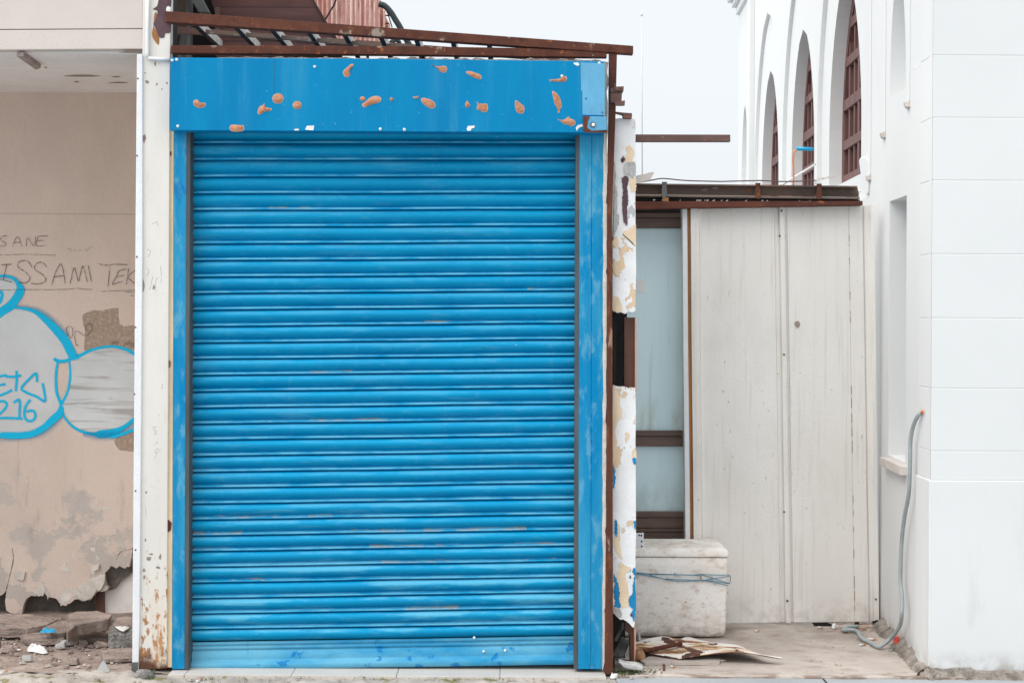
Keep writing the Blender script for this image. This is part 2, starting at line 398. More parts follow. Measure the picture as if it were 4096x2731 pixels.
    M['twine'] = simple('blue twine', srgb(92,146,170), .8, .3, 50, .1)
    # --- rusty sheet
    n = N('rust eaten white sheet')
    f = n.noise(5,(.45,1.5,1), detail=8, rough=.66, off=(1.9,3,0))
    col = n.mix(n.step(n.noise(9), .3, .7), srgb(222,215,208), srgb(242,238,233))
    col = n.mix(n.step(f, .50, .55), col, srgb(206,172,132))
    col = n.mix(n.step(f, .545, .575), col, srgb(134,92,64)); col = n.mix(n.step(f, .59, .63), col, srgb(90,64,58))
    M['rustsheet'] = n.out(col, .8, f, .4, .01)
    M['rustband'] = rust('deep rust band', srgb(84,60,54), srgb(112,76,60), srgb(150,108,74))
    # --- ground
    n = N('worn concrete slab')
    col = n.mix(n.step(n.noise(2.6,(.85,1.2,1), detail=8), .32, .68), srgb(180,169,161), srgb(200,191,184))
    col = n.mix(n.mul(n.step(n.noise(9,(.8,1.3,1), off=(4,4,0), detail=8), .5, .66), .65), col, srgb(160,146,136))
    col = n.mix(n.mul(n.step(n.noise(70, detail=3), .62, .72), .6), col, srgb(140,124,114))
    edge = n.mul(n.step(n.xyz(1), .25, 1.0), n.step(n.noise(6, detail=7, off=(2,2,0)), .38, .66))
    col = n.mix(n.mul(edge, .6), col, srgb(134,120,110))
    lip = n.mul(n.step(n.xyz(1), -.03, .05, 1., 0.), n.step(n.noise(13, (.5,1,1), detail=6, off=(8,1,0)), .46, .58))
    col = n.mix(n.mul(lip, .8), col, srgb(128,108,94))
    M['slab'] = n.out(col, .85, n.m2('ADD', n.noise(12, detail=8), n.mul(n.noise(120), .4)), .5, .008, spec=.2)
    n = N('grey pavement')
    col = n.mix(n.step(n.noise(2), .3, .7), srgb(160,166,170), srgb(174,180,184))
    col = n.mix(n.mul(n.step(n.noise(110, detail=3), .56, .7), .5), col, srgb(148,150,152))
    M['pave'] = n.out(col, .85, n.noise(150, detail=4), .35, .004, spec=.25)
    n = N('broken kerb concrete'); 
    col = n.mix(n.step(n.noise(5, detail=7), .3, .7), srgb(160,152,144), srgb(196,189,181))
    col = n.mix(n.step(n.noise(7.5,(1,1,1), off=(3,0,0), detail=6), .575, .63), col, n.mix(n.noise(60), srgb(112,108,74), srgb(158,150,112)))
    col = n.mix(n.mul(n.step(n.noise(30, detail=5), .6, .7), .6), col, srgb(120,112,106))
    M['kerb'] = n.out(col, .9, n.noise(18, detail=8), .8, .012, spec=.15)
    n = N('recess dirt')
    col = n.mix(n.step(n.noise(4,(.7,1.6,1), detail=7), .3, .7), srgb(140,124,116), srgb(182,167,158))
    col = n.mix(n.mul(n.step(n.noise(24, detail=5), .55, .7), .7), col, srgb(104,90,82))
    M['dirt'] = n.out(col, .95, n.noise(40, detail=6), .7, .01, spec=.1)
    M['tile'] = simple('cream floor tile', srgb(210,203,195), .45, .06, 6, .08)
    M['stone'] = simple('brown stone slab', srgb(172,155,146), .9, .4, 9, .9, streak=(.6,1,2), bd=.03)
    M['stonegrey'] = simple('grey broken block', srgb(150,148,145), .9, .4, 12, .9, bd=.03)
    M['rubble'] = simple('pale rubble chips', srgb(196,188,180), .9, .35, 5, .3)
    M['mortar'] = simple('crumbling mortar', srgb(158,149,140), .95, .5, 16, .9, bd=.02)
    M['cavity'] = simple('cavity concrete', srgb(116,110,104), .95, .4, 10, .7, bd=.015)
    # --- white building
    n = N('white masonry paint'); z = n.xyz(2)
    col = n.mix(n.step(n.noise(1.1), .3, .7), srgb(240,242,242), srgb(245,246,246))
    g = n.mul(n.step(n.noise(5,(1.4,1.4,.28), detail=6), .5, .72), n.step(z, .1, 1.1, 1., 0.))
    col = n.mix(n.mul(g, .45), col, srgb(204,200,196))
    g = n.mul(n.step(n.noise(10, detail=6), .35, .65), n.step(z, .0, .14, 1., 0.))
    col = n.mix(n.mul(g, .75), col, srgb(170,162,154))
    M['white'] = n.out(col, .7, n.m2('ADD', n.noise(7), n.mul(n.noise(60), .3)), .1, .006, spec=.2)
    M['groove'] = simple('grey joint', srgb(232,231,229), .9, .1, 9, 0)
    M['winwood'] = simple('brown window wood', srgb(112,80,76), .6, .2, 10, .1, streak=(1,1,.2))
    M['pane'] = simple('grey window pane', srgb(92,92,94), .35, .2, 2, 0, spec=.2)
    M['stain'] = simple('damp brown stain', srgb(164,150,140), .8, .2, 20, .1)
    M['chipc'] = simple('chipped column paint', srgb(150,134,122), .8, .3, 60, .2)
    M['corb'] = simple('grimy corbel', srgb(206,198,192), .8, .15, 14, .2)
    M['sill'] = simple('pink stone sill', srgb(206,197,191), .7, .12, 14, .2)
    # --- odds
    M['hose'] = simple('grey corrugated hose', srgb(158,166,168), .6, .12, 20, .05)
    M['black'] = simple('black rubber', srgb(44,56,58), .5, .2, 10, .05)
    M['orange'] = simple('orange plastic', srgb(226,130,60), .5, .1, 10, .05)
    M['cyan'] = simple('blue plastic', srgb(20,160,205), .4, .15, 10, .05)
    M['red'] = simple('red plastic', srgb(214,60,34), .45, .1, 30, .05)
    M['scrap'] = simple('white scrap', srgb(232,232,231), .7, .1, 30, .2)
    M['filter'] = simple('cigarette filter', srgb(204,140,84), .8, .15, 80, .1)
    M['leafdry'] = simple('dry leaf', srgb(168,128,96), .8, .3, 40, .2)
    M['weed'] = simple('weed leaf', srgb(92,112,72), .7, .4, 30, .1)
    M['pole'] = simple('pale antenna pole', srgb(214,214,216), .5, .05, 4, 0)
    n = N('grey glass shard'); M['shard'] = n.out(srgb(186,188,188), .2, None, spec=.5)
    # --- paint strokes with soft edges
    def stroke(name, c, soft, a, gr=0, gsc=60):
        n = N(name); u = n.n('ShaderNodeUVMap', uv_map='uv'); s = n.n('ShaderNodeSeparateXYZ'); n.l(u.outputs[0], s.inputs[0])
        d = n.m2('ABSOLUTE', n.m2('SUBTRACT', s.outputs[1], .5))
        al = n.mul(n.step(d, .5-soft, .5, 1., 0.), a)
        if gr: al = n.mul(al, n.step(n.noise(gsc, detail=4), .5-gr, .5, .35, 1.))
        return n.out(c, .6, None, alpha=al, spec=.3)
    M['spray'] = stroke('blue spray paint', srgb(0,190,234), .12, 1.)
    M['mist'] = stroke('blue overspray', srgb(4,152,204), .5, .4, .2, 300)
    M['pen'] = stroke('marker ink', srgb(82,66,66), .35, .95, .12)
    M['penfaint'] = stroke('faint marker ink', srgb(130,116,110), .4, .55, .15)
    n = N('whitewash')
    f = n.noise(7,(.30,1,4.2), detail=6, off=(0,0,2), dist=.5)
    col = n.mix(n.step(n.noise(3,(1,1,1)), .3, .7), srgb(206,209,209), srgb(224,227,227))
    col = n.mix(n.mul(n.step(f, .49, .64), .8), col, srgb(166,160,154))
    M['wash'] = n.out(col, .8)
    n = N('plain whitewash'); f = n.noise(2.6, detail=6, off=(3,0,1))
    col = n.mix(n.step(n.noise(1.6), .3, .7), srgb(206,207,206), srgb(222,225,226)); col = n.mix(n.mul(n.step(f, .52, .75), .55), col, srgb(176,172,166))
    M['washplain'] = n.out(col, .8)
    n = N('scuffed brown patch')
    M['patch'] = n.out(n.mix(n.step(n.noise(60, detail=4), .45, .68), srgb(168,146,128), srgb(190,170,153)), .9)
mk()

# ================================================================== SETTING
def sheet(name, mat, x0, x1, y0, y1, z, label, cat, nx=2, ny=2, amp=0, fr=6, drop=0):
    """ground sheet, gently uneven"""
    m = MB(); g = []
    for j in range(ny+1):
        row = []
        for i in range(nx+1):
            x = x0+(x1-x0)*i/nx; y = y0+(y1-y0)*j/ny
            row.append(m.bm.verts.new((x, y, z + (mnoise.noise(Vector((x*fr, y*fr, z*9)))*amp if amp else 0))))
        g.append(row)
    for j in range(ny):
        for i in range(nx): m.face([g[j][i], g[j][i+1], g[j+1][i+1], g[j+1][i]], smooth=True)
    if drop:
        for a, b in zip(g[0], g[0][1:]):
            c = m.bm.verts.new(a.co-Vector((0,.0,drop))); d = m.bm.verts.new(b.co-Vector((0,0,drop))); m.face([a, c, d, b])
    o = m.build(name, mat, recalc=True); tagset(o, label, cat, kind='structure')
    return o
sheet('ground', M['pave'], -150, 150, -60, 300, -.060, 'wide grey ground running out behind the buildings', 'ground')
XK = W((2440, 2690), 0).x
sheet('pavement', M['pave'], XK+.025, 9, -4, -.040, -.0075, 'grey paving to the right of the kerb, before the pale slab and white building', 'pavement', 60, 40, .003, 3)
sheet('pavement', M['pave'], -9, XK+.03, -4, .05, -.034, 'grey pavement strip along the foot of the shop fronts', 'pavement', 60, 20, .003, 3)
m = MB()
for x in (1.40, 2.65, 3.9): m.prism([(x,-3.9,-.0038),(x+.006,-3.9,-.0038),(x+.030,-.05,-.0038),(x+.024,-.05,-.0038)], (0,0,-.003))
m.build('pavement_joint', M['dark'], bpy.data.objects['pavement'])
XK = W((2440, 2690), 0).x
# irregular concrete kerb below recess and shutter
m = MB(); g = []
NX, NY = 420, 26
xk0, xk1 = -4.0, XK+.02
for j in range(NY+1):
    row = []
    for i in range(NX+1):
        x = xk0+(xk1-xk0)*i/NX; t = j/NY
        fr = -.30 + .05*mnoise.noise(Vector((x*3, 1, 2)))
        y = fr + (.02-fr)*t
        z = -.032 + .026*min(1, t*2.2) + .012*mnoise.noise(Vector((x*9, y*9, .5))) + .011*mnoise.noise(Vector((x*27, y*27, 1.5)))
        if x > -1.66: z = min(z, -.010) if y > -.08 else z-.004
        row.append(m.bm.verts.new((x, y, z)))
    g.append(row)
for j in range(NY):
    for i in range(NX): m.face([g[j][i], g[j][i+1], g[j+1][i+1], g[j+1][i]], smooth=True)
tagset(m.build('kerb', M['kerb']), 'broken mossy concrete kerb below the tiled shutter threshold', 'kerb', kind='structure')
# recess floor
sheet('floor', M['dirt'], -4.2, W((690, 2690), 0).x, -.02, 1.7, -.006, 'dirty brown floor of the open recess', 'floor', 70, 40, .010, 7)
# slab on the right
sheet('slab', M['slab'], XK+.02, 2.1, -.045, 2.2, 0.0, 'pale worn concrete slab in front of the white sheet panels', 'slab', 80, 60, .005, 5, drop=.05)
# tiled threshold
m = MB(); xs = [-4.0]
px = [684, 750, 1173, 1590, 2000, 2422]
for a, b in zip(px, px[1:]):
    xa, xb = W((a, 2690), 0).x+.0012, W((b, 2690), 0).x-.0012
    m.box(xa, xb, -.068+rnd.uniform(-.003,.003), .24, -.03, .001+rnd.uniform(-.001,.001))
o = m.build('threshold', M['tile'], bevel=.002); tagset(o, 'row of cream floor tiles under the blue shutter', 'threshold', kind='structure')

# ================================================================== OPEN SHOP WITH BEIGE WALL
YB = 1.22
shop = thing('abandoned_shop', (W((200,2690),0).x, 0, 0), 'open fronted shop with beige graffiti wall and cream sheet fascia', 'shop')
# back wall, torn at the foot
tear = [(-2600,1040),(-2200,1000),(-1900,1060),(-1500,980),(-1200,1060),(-900,1010),(-600,960),(-300,1020),(-120,955),(-60,950),(0,945),(18,938),(30,925),(48,903),(42,940),(36,990),(45,1050),(70,1066),(100,1075),(128,1072),(155,1075),(165,1020),(178,985),(190,965),(205,958),(215,948),(230,945),(250,950),(268,942),(290,945),(303,950),(315,925),(325,935),(335,950),(338,975),(345,955),(365,958),(385,962),(400,965),(418,990),(430,1005),(428,1018),(445,1012),(470,1018),(480,1003),(500,1000),(515,985),(535,972),(560,970),(580,985),(600,985),(620,976),(640,978),(655,960),(672,940),(680,925),(700,915),(730,918),(765,905),(770,885),(752,872),(748,850),(742,820),(740,790),(755,775),(775,755),(785,735),(805,738),(830,752),(850,735),(870,745),(890,752),(905,738),(918,742),(925,715),(935,680),(945,640),(1100,620)]
m = MB()
m.pp([(700,300),(-1460,300)] + [fC(*p) for p in tear], YB, YB+.035)
wall = m.build('back_wall', M['beige'], shop)
# cavity behind the torn render
m = MB(); m.pp([(-1460,2200),(700,2200),(700,2560),(-1460,2560)], YB+.11, YB+.2)
m.pp([fC(*p) for p in smooth_path([(748,900),(745,790),(790,720),(860,720),(935,740),(930,790),(860,840),(815,895)],3,True)], YB+.05, YB+.11)
m.build('cavity_wall', M['cavity'], shop)
m = MB(); m.pp(pts(fC,(742,800),(1000,780),(1000,1100),(742,1100)), YB+.075, YB+.105); m.build('cavity_board', M['ceil'], shop)
m = MB(); m.pp(pts(fC,(684,880),(738,880),(738,1110),(684,1110)), YB+.05, YB+.10); m.build('cavity_post', M['brownwood'], shop)
# loose torn flaps of render
m = MB()
for k, P in enumerate([[(550,885),(640,835),(725,795),(722,830),(690,905),(650,968),(600,985),(560,968),(585,930)],
          [(715,800),(748,790),(745,850),(720,900),(690,918)],
          [(85,760),(125,770),(180,775),(165,840),(120,830)],
          [(655,740),(705,722),(700,760),(660,775)]]):
    m = MB(); m.pp([fC(*p) for p in P], YB-.010-.002*k, YB-.001-.0005*k); m.build('plaster_flap', M['flap'], wall, bevel=.002)
for P in ([(105,770),(150,772),(182,785),(170,815),(160,845),(168,885),(152,880),(140,840),(112,815),(98,795)], [(430,745),(455,715),(475,700),(465,735),(500,755),(495,780),(465,775),(440,770)],
          [(645,605),(670,600),(668,555),(695,530),(690,560),(672,590),(680,635),(655,630)], [(832,570),(850,540),(872,545),(884,600),(862,600),(845,580)], [(762,562),(785,560),(788,582),(770,588)],
          [(650,770),(660,740),(705,725),(690,745),(672,795),(660,795)], [(705,325),(760,315),(802,320),(760,330),(715,333)], [(268,900),(290,860),(315,900),(310,940),(270,945)], [(420,935),(460,905),(512,915),(505,960),(470,990),(440,1005),(425,970)], [(190,118),(196,132),(188,150)]):
    rr = random.Random(P[0][0]); m = MB(); m.poly([W(fC(x+rr.uniform(-3,3), y+rr.uniform(-4,4)), YB-.0012) for x, y in smooth_path(P,4,True)]); m.build('bare_chip', M['flap'], wall)
m = MB()
for P, w in (([(85,610),(95,680),(80,760),(60,840),(45,900)], 7), ([(830,690),(845,650),(880,625),(940,615)], 4), ([(945,600),(940,660),(935,720)], 5)):
    C = [W(fC(*p), YB-.0015) for p in smooth_path(P, 5)]
    m = MB(); m.ribbon(C, [w/1.78*1.36e-3*(1+.5*rnd.uniform(-1,1)) for _ in C], 0); m.build('crack', M['pen'], wall)
# ceiling, fascia
zc = W((300, 205), 0).z
m = MB(); m.prism([(-4.2,0.06,zc),(W((575,205),0).x,0.06,zc),(W((575,205),0).x,YB+.3,zc),(-4.2,YB+.3,zc)], (0,0,.05))
ceil = m.build('ceiling', M['ceil'], shop)
m = MB(); P = [Wz(fA(*p), zc-.002) for p in ((150,470),(212,466),(365,575),(322,592))]; m.prism(P, (0,0,-.02)); m.build('lamp_batten', M['stain'], ceil, bevel=.002)
m = MB()
for c, w, h in (((735,682),150,9),((1040,690),40,6),((1060,743),80,6),((685,735),22,7),((410,607),14,6),((1180,468),110,9)):
    P = [Wz(fA(c[0]+w*math.cos(a)*(1+.25*math.sin(3*a)), c[1]+h*math.sin(a)), zc-.0015) for a in [2*math.pi*i/14 for i in range(14)]]
    m = MB(); m.poly(P); m.build('damp_stain', M['stain'], ceil)
m = MB(); m.pp([(-1600,-150),(570,-150),(570,114),(-1600,128)], 0, .05); m.build('fascia_panel', M['sheet'], shop, bevel=.002)
m = MB(); m.pp([(-1600,130.5),(570,116.5),(571,197),(-1600,212)], .002, .055); m.build('fascia_trim', M['sheet'], shop, bevel=.004)
m = MB(); m.pp([(-1600,124),(570,112),(570,125),(-1600,135)], .02, .06); m.build('fascia_joint', M['channel'], shop)
m = MB(); m.pp([(569,-150),(578,-150),(574,205),(571,205)], .02, .06); m.build('fascia_end', M['rustgrey'], shop)
m = MB(); m.pp([(547,217),(569.5,217),(569.5,1000),(558,2500),(553,2680),(528,2682),(537,1500)], -.012, .06)
strip = m.build('corner_strip', M['whitepaint'], shop, bevel=.003)
m = MB()
for q in (fA(1235,705), fA(1228,1395), fB(858,278), fB(850,720), fB(843,1138), fC(965,200), fC(965,620)): m = MB(); m.lathe_dome(W(q,-.012), .0045, .003, 8, 3); m.build('screw', M['screw'], strip)
m = MB(); m.pp(pts(fT,(128,695),(250,690),(238,880),(118,860)), -.0145, -.0122); m.build('tape_wrap', M['greymetal'], strip)
m = MB(); xr_ = W((577,2000),.055).x; m.box(xr_, xr_+.04, .056, YB+.3, -.02, zc-.002); m.build('side_wall', M['beige'], shop); m = MB(); m.box(-4.26, -4.2, .0, YB+.3, -.02, zc+.8); m.build('side_wall', M['beige'], shop)
# hidden shell: outer roof and side
m = MB(); m.box(-4.2, W((575,205),0).x, .07, 3.0, zc+.75, zc+.82); m.build('roof', M['ceil'], shop)

# graffiti ------------------------------------------------------------
MMB = 7.75/5689/1.5686       # metres per zoomed pixel on the back wall
def strokes(name, mat, lst, y, width=None, k=6):
    m = MB()
    for i, S in enumerate(lst):
        S2 = smooth_path([(p[0], p[1], (p[2] if len(p) > 2 else width)) for p in S], k)
        yy = y - .00025*(i % 5)
        m.ribbon([W(fB(a, b), yy) for a, b, _ in S2], [max(1.5, c)*MMB for *_, c in S2], 0)
    return m.build(name, mat, wall, recalc=False)
def fill(name, mat, P, y, k=6, jag=0):
    m = MB(); Q = smooth_path(P, k, True); r = random.Random(5)
    m.poly([W(fB(a+r.uniform(-jag,jag), b+r.uniform(-jag,jag)), y) for a, b in Q]); return m.build(name, mat, wall)
fill('scuff_patch', M['patch'], [(520,640),(560,622),(600,612),(640,618),(680,604),(740,600),(745,650),(755,705),(800,712),(850,705),(900,720),(900,850),(700,862),(620,858),(530,866),(535,780),(522,700)], YB-.0010, 4, 3)
fill('scuff_patch', M['patch'], [(720,1420),(780,1390),(860,1380),(860,1490),(790,1492),(740,1480)], YB-.0010, 4, 2)
fill('whitewash_fill', M['washplain'], [(-280,1180),(-320,1000),(-280,800),(-170,670),(-60,620),(80,600),(200,620),(300,690),(390,800),(430,915),(370,935),(352,1050),(362,1150),(380,1215),(330,1290),(200,1380),(40,1398),(-60,1400),(-180,1330)], YB-.0020)
fill('whitewash_fill', M['washplain'], [(-150,500),(-120,420),(-60,395),(60,405),(105,440),(100,490),(60,560),(-60,650),(-130,600)], YB-.0022)
fill('whitewash_fill', M['wash'], [(435,925),(480,905),(560,868),(700,838),(790,850),(850,895),(900,950),(900,1240),(830,1320),(740,1380),(600,1380),(480,1345),(410,1260),(385,1210),(420,1130)], YB-.0026)
strokes('spray_halo', M['mist'], [[(-10,1405,90),(120,1405,90),(270,1370,95),(385,1270,80)], [(80,590,50),(220,610,60),(320,670,70),(420,780,90)], [(0,400,45),(100,420,50),(140,500,80)], [(520,1390,40),(640,1400,90),(760,1385,60),(850,1320,45)]], YB-.0030)
strokes('spray_outline', M['spray'], [
    [(-30,400,16),(40,398,18),(85,415,22),(112,445,28),(128,485,60),(105,535,62),(65,585,64),(20,615,60),(-30,655,55)],
    [(-28,655,54),(-120,600,40),(-155,500,26),(-120,420,20),(-30,398,16)], [(-30,1395,22),(-180,1330,24),(-285,1180,22),(-325,1000,20),(-285,800,20),(-170,668,18),(-40,612,14),(60,600,12)],
    [(-30,505,24),(5,500,22),(12,520,22),(0,560,24),(-30,580,26)],
    [(60,600,12),(100,597,14),(150,602,18),(220,622,28),(290,675,46),(360,745,58),(410,805,64),(438,860,64),(462,905,62)],
    [(480,905,26),(510,893,24),(560,868,20),(620,850,19),(690,840,18),(760,848,20),(820,872,23),(870,905,26)],
    [(338,915,22),(360,930,26),(400,932,24),(450,918,22),(495,905,24)],
    [(362,935,16),(352,1000,17),(350,1060,18),(356,1130,19),(385,1205,24)],
    [(434,930,15),(440,990,15),(438,1050,17),(425,1120,17),(402,1170,18),(383,1205,22)],
    [(-30,1395,22),(40,1397,44),(120,1398,46),(200,1388,46),(270,1352,46),(330,1300,54),(375,1258,52),(385,1215,30)],
    [(380,1200,18),(398,1270,17),(425,1310,17),(465,1348,18),(520,1375,19),(590,1390,22),(625,1390,54),(690,1382,54),(750,1362,40),(800,1330,28),(870,1270,26)],
    [(690,1412,16),(750,1395,22),(800,1378,22),(870,1345,22)]], YB-.0036)
strokes('spray_lettering', M['spray'], [
    [(75,1112),(30,1135),(-15,1146),(-28,1115),(-10,1085),(35,1076)], [(-12,1070),(-22,1045),(0,1026),(42,1022)],
    [(103,992),(104,1050),(98,1120)], [(35,1026),(80,1030),(132,1021)],
    [(232,1062),(226,1010),(190,1035),(135,1100),(165,1128),(230,1155),(274,1182),(284,1170),(276,1120),(267,1070)],
    [(-25,1190),(15,1182),(42,1198),(32,1228),(0,1260),(-28,1285),(60,1288),(142,1292)],
    [(85,1192),(122,1178),(120,1290)],
    [(190,1172),(160,1215),(152,1270),(170,1303),(205,1303),(222,1270),(206,1242),(165,1248)]], YB-.0050, 17, 6)
strokes('pen_lettering', M['pen'], [   # SANE
    [(45,147),(15,150),(4,172),(34,190),(32,208),(-4,213)], [(78,212),(110,150),(138,212)], [(86,190),(130,186)],
    [(165,212),(172,158),(214,212),(222,152)], [(238,152),(228,208),(283,206)], [(235,150),(300,146)], [(234,178),(276,174)]], YB-.0056, 5, 4)
strokes('pen_underline', M['pen'], [[(-20,267),(60,265),(150,262),(250,265),(350,269)]], YB-.0056, 3.5)
strokes('pen_lettering', M['pen'], [   # ISSAMI
    [(8,328),(72,325)], [(42,327),(20,425)], [(-8,418),(75,436)],
    [(202,345),(172,305),(122,308),(112,340),(160,375),(188,408),(165,440),(118,438)],
    [(293,343),(265,313),(226,322),(220,358),(270,392),(286,428),(245,448),(195,445)],
    [(324,456),(345,385),(380,322),(400,380),(408,445)], [(332,405),(404,395)],
    [(440,445),(452,390),(466,345),(480,390),(492,430),(504,385),(520,335),(535,385),(548,436)], [(554,335),(573,434)]], YB-.0056, 6.5, 4)
strokes('pen_underline', M['pen'], [[(-20,487),(150,483),(300,484),(440,480),(480,475),(530,481),(580,483)]], YB-.0056, 4)
strokes('pen_lettering', M['pen'], [   # TEK
    [(620,322),(660,331),(720,325),(800,327)], [(692,326),(684,395),(677,466)],
    [(745,364),(728,405),(704,450),(735,440),(768,432)], [(742,367),(790,354)], [(732,402),(776,394)],
    [(806,352),(793,452)], [(850,362),(803,402),(845,445)]], YB-.0056, 6, 4)
strokes('pen_underline', M['pen'], [[(635,495),(740,490),(850,486)], [(785,497),(850,501)], [(820,521),(850,523)]], YB-.0056, 4)
strokes('pen_lettering', M['pen'], [   # on
    [(415,725),(440,712),(458,740),(448,785),(425,765),(415,725)], [(478,830),(470,790),(472,750),(492,745),(512,762),(540,772),(570,745),(578,712),(563,696),(540,706),(538,735),(556,742)], [(470,830),(494,832)]], YB-.0056, 5, 5)
strokes('pen_lettering', M['pen'], [   # MY MI
    [(703,826),(707,810),(715,820),(723,808),(727,826)], [(730,808),(738,817)], [(749,808),(734,828)],
    [(780,836),(790,812),(799,828),(810,808),(815,836)], [(823,815),(829,842)], [(838,818),(838,846)], [(836,818),(856,818)]], YB-.0056, 4, 3)
strokes('pen_lettering', M['penfaint'], [[(420,230),(445,226),(440,248)], [(455,240),(470,232),(475,246)], [(490,246),(500,230),(512,244)], [(525,236),(540,228),(545,243),(560,222),(582,220)]], YB-.0056, 4, 3)

# ================================================================== CREAM COLUMN
colm = thing('column', (W((620,2690),0).x, 0, 0), 'cream painted steel column with rusty foot beside the blue shutter', 'column')
m = MB(); m.pp([(571,-150),(684,-150),(679,400),(669,2200),(667,2672),(556,2678),(558,2400)], 0, .05); m.build('shaft', M['cream'], colm, bevel=.003)
m = MB(); m.pp([(574,-150),(660,-150),(650,2670),(564,2672)], .052, .3); m.build('core', M['dark'], colm)
m = MB(); m.pp([(679,523),(695,523),(692,1500),(687,2668),(667.5,2668),(669,2200)], .012, .06); seal = m.build('edge_strip', M['yellow'], colm, bevel=.002)
m = MB()
for c, r in ((fA(1525,1375),.010),(fB(1058,950),.018),(fC(1202,450),.026)):
    m.pp([(c[0]+r/1.15e-3*.55*math.cos(a)*(1+.3*math.sin(2*a+c[1])), c[1]+r/1.15e-3*math.sin(a)*(1+.2*math.cos(3*a))) for a in [2*math.pi*i/14 for i in range(14)]], .006, .0115)
m.build('rust_bloom', M['rustpost'], seal, bevel=.002)
m = MB(); A = [W(fA(*p), -.012) for p in ((1322,-80),(1322,250),(1318,480),(1326,518))]
m.tube(A, .0085, 10); m.tube([W(fA(1326,522),-.012), W(fA(1420,530),-.010), W(fA(1522,534),-.010)], .008, 10)
m.build('conduit', M['whitepaint'], colm)
m = MB(); P = smooth_path([(1440,-90),(1500,-90),(1535,-40),(1530,60),(1500,70),(1490,110),(1500,180),(1525,200),(1528,290),(1480,300),(1470,335),(1430,335),(1395,260),(1375,215),(1395,180),(1410,100),(1370,85),(1408,55),(1420,0)],4,True)
m.pp([fA(*p) for p in P], -.003, -.0005); m.build('peeled_patch', M['maroon'], colm)
m = MB(); P = [(1395,110),(1410,150),(1380,200),(1378,240),(1400,275),(1425,335),(1420,400),(1395,380),(1370,340),(1362,300),(1375,230),(1380,150)]
m.pp([fA(*p) for p in smooth_path(P,4,True)], -.002, -.0004); m.build('peeled_patch', M['bronze'], colm)
m = MB(); P = [(1492,70),(1510,58),(1528,75),(1522,110),(1512,150),(1528,185),(1512,195),(1492,150),(1488,110)]
m.pp([fA(*p) for p in smooth_path(P,4,True)], -.0045, -.0031); m.build('paint_flake', M['scrap'], colm)
m = MB()
for P in ([(338,1290+0),(334,1260)],): pass
def colstroke(lst, mat, w=3):
    m = MB()
    for S in lst:
        Q = smooth_path(S, 4); m.ribbon([W(fB(*p), -.001) for p in Q], [w*MMB*.84]*len(Q), 0)
    m.build('pen_lettering', mat, colm, recalc=False)
colstroke([[(965,1540),(985,1520),(968,1500)], [(972,1495),(985,1480),(998,1492),(985,1505),(972,1495)], [(970,1450),(990,1445),(972,1430)], [(965,1392),(985,1385),(965,1378),(985,1370),(963,1364)], [(958,1355),(980,1352)], [(955,1345),(985,1340)], [(998,1278),(996,1262)]], M['penfaint'])
colstroke([[(925,230),(945,245),(930,280)], [(950,75),(985,60),(990,85)], [(920,345),(935,370),(920,400)], [(1005,330),(1012,380),(1010,440)], [(960,400),(950,440),(940,485)], [(990,405),(975,440),(978,490)], [(1020,1072),(1015,1110)]], M['penfaint'], 4)
m = MB()
for f, x, y, w, h in ((fB,893,455,12,38),(fB,965,470,8,14),(fC,1040,210,7,9),(fC,1060,680,22,14),(fC,1025,765,9,12),(fC,1125,745,14,9),(fC,1140,670,8,20),(fC,1035,550,7,10),(fC,1028,812,10,14),(fC,1075,650,14,6),(fA,1450,800,6,9),(fA,1390,575,6,22),(fA,1405,755,9,12),(fA,1320,735,16,14),(fA,1495,745,8,10),(fA,1300,655,6,7),(fA,1265,1380,9,110),(fA,1290,1240,14,38)):
    P = [f(x+w*math.cos(a)*(1+.35*math.sin(2*a+x)), y+h*math.sin(a)*(1+.3*math.cos(3*a+y))) for a in [2*math.pi*i/11 for i in range(11)]]
    m.poly([W(p, -.0007) for p in P])
m.build('chipped_paint', M['chipc'], colm)

# ================================================================== BLUE ROLLER SHUTTER
sh = thing('roller_shutter', (W((1500,2676),0).x, 0, 0), 'closed bright blue roller shutter with glue spotted hood', 'roller shutter')
YC = .105                        # curtain plane
def lr(row):                      # left / right photograph rows of bead number `row` (0..31)
    t = row/31.0
    return 563 + (2565-563)*(t + .020*4*t*(1-t)*.55), 562.5 + (2540-562.5)*(t + .020*4*t*(1-t)*.45)
XL = lambda y: 763 - 13*(y-560)/2100.0
XRt = lambda y: 2305 - 10*(y-560)/2100.0
prof = [(0,-6),(.025,7),(.06,15),(.10,18),(.145,16),(.178,8),(.198,-9),(.234,-12),(.25,2),(.275,9),(.32,16),(.39,22),(.48,25.5),(.57,26),(.66,24),(.75,18.5),(.83,11),(.90,3),(.96,-4),(1.,-6)]
NXC = 64
m = MB(); tl_ = m.bm.loops.layers.uv.new('slat')
scr = {23:[(.05,.22),(.30,.36)], 24:[(.0,.14),(.42,.46),(.48,.56),(.60,.86)], 25:[(.0,.10),(.455,.60),(.64,.70),(.84,.95)], 26:[(.50,.70),(.86,.94)], 27:[(.1,.2)], 14:[(.3,.42)], 17:[(.3,.5)], 11:[(.6,.75)], 4:[(.2,.24),(.27,.3)], 29:[(.55,.70)], 9:[(.86,.88)]}
prev = None
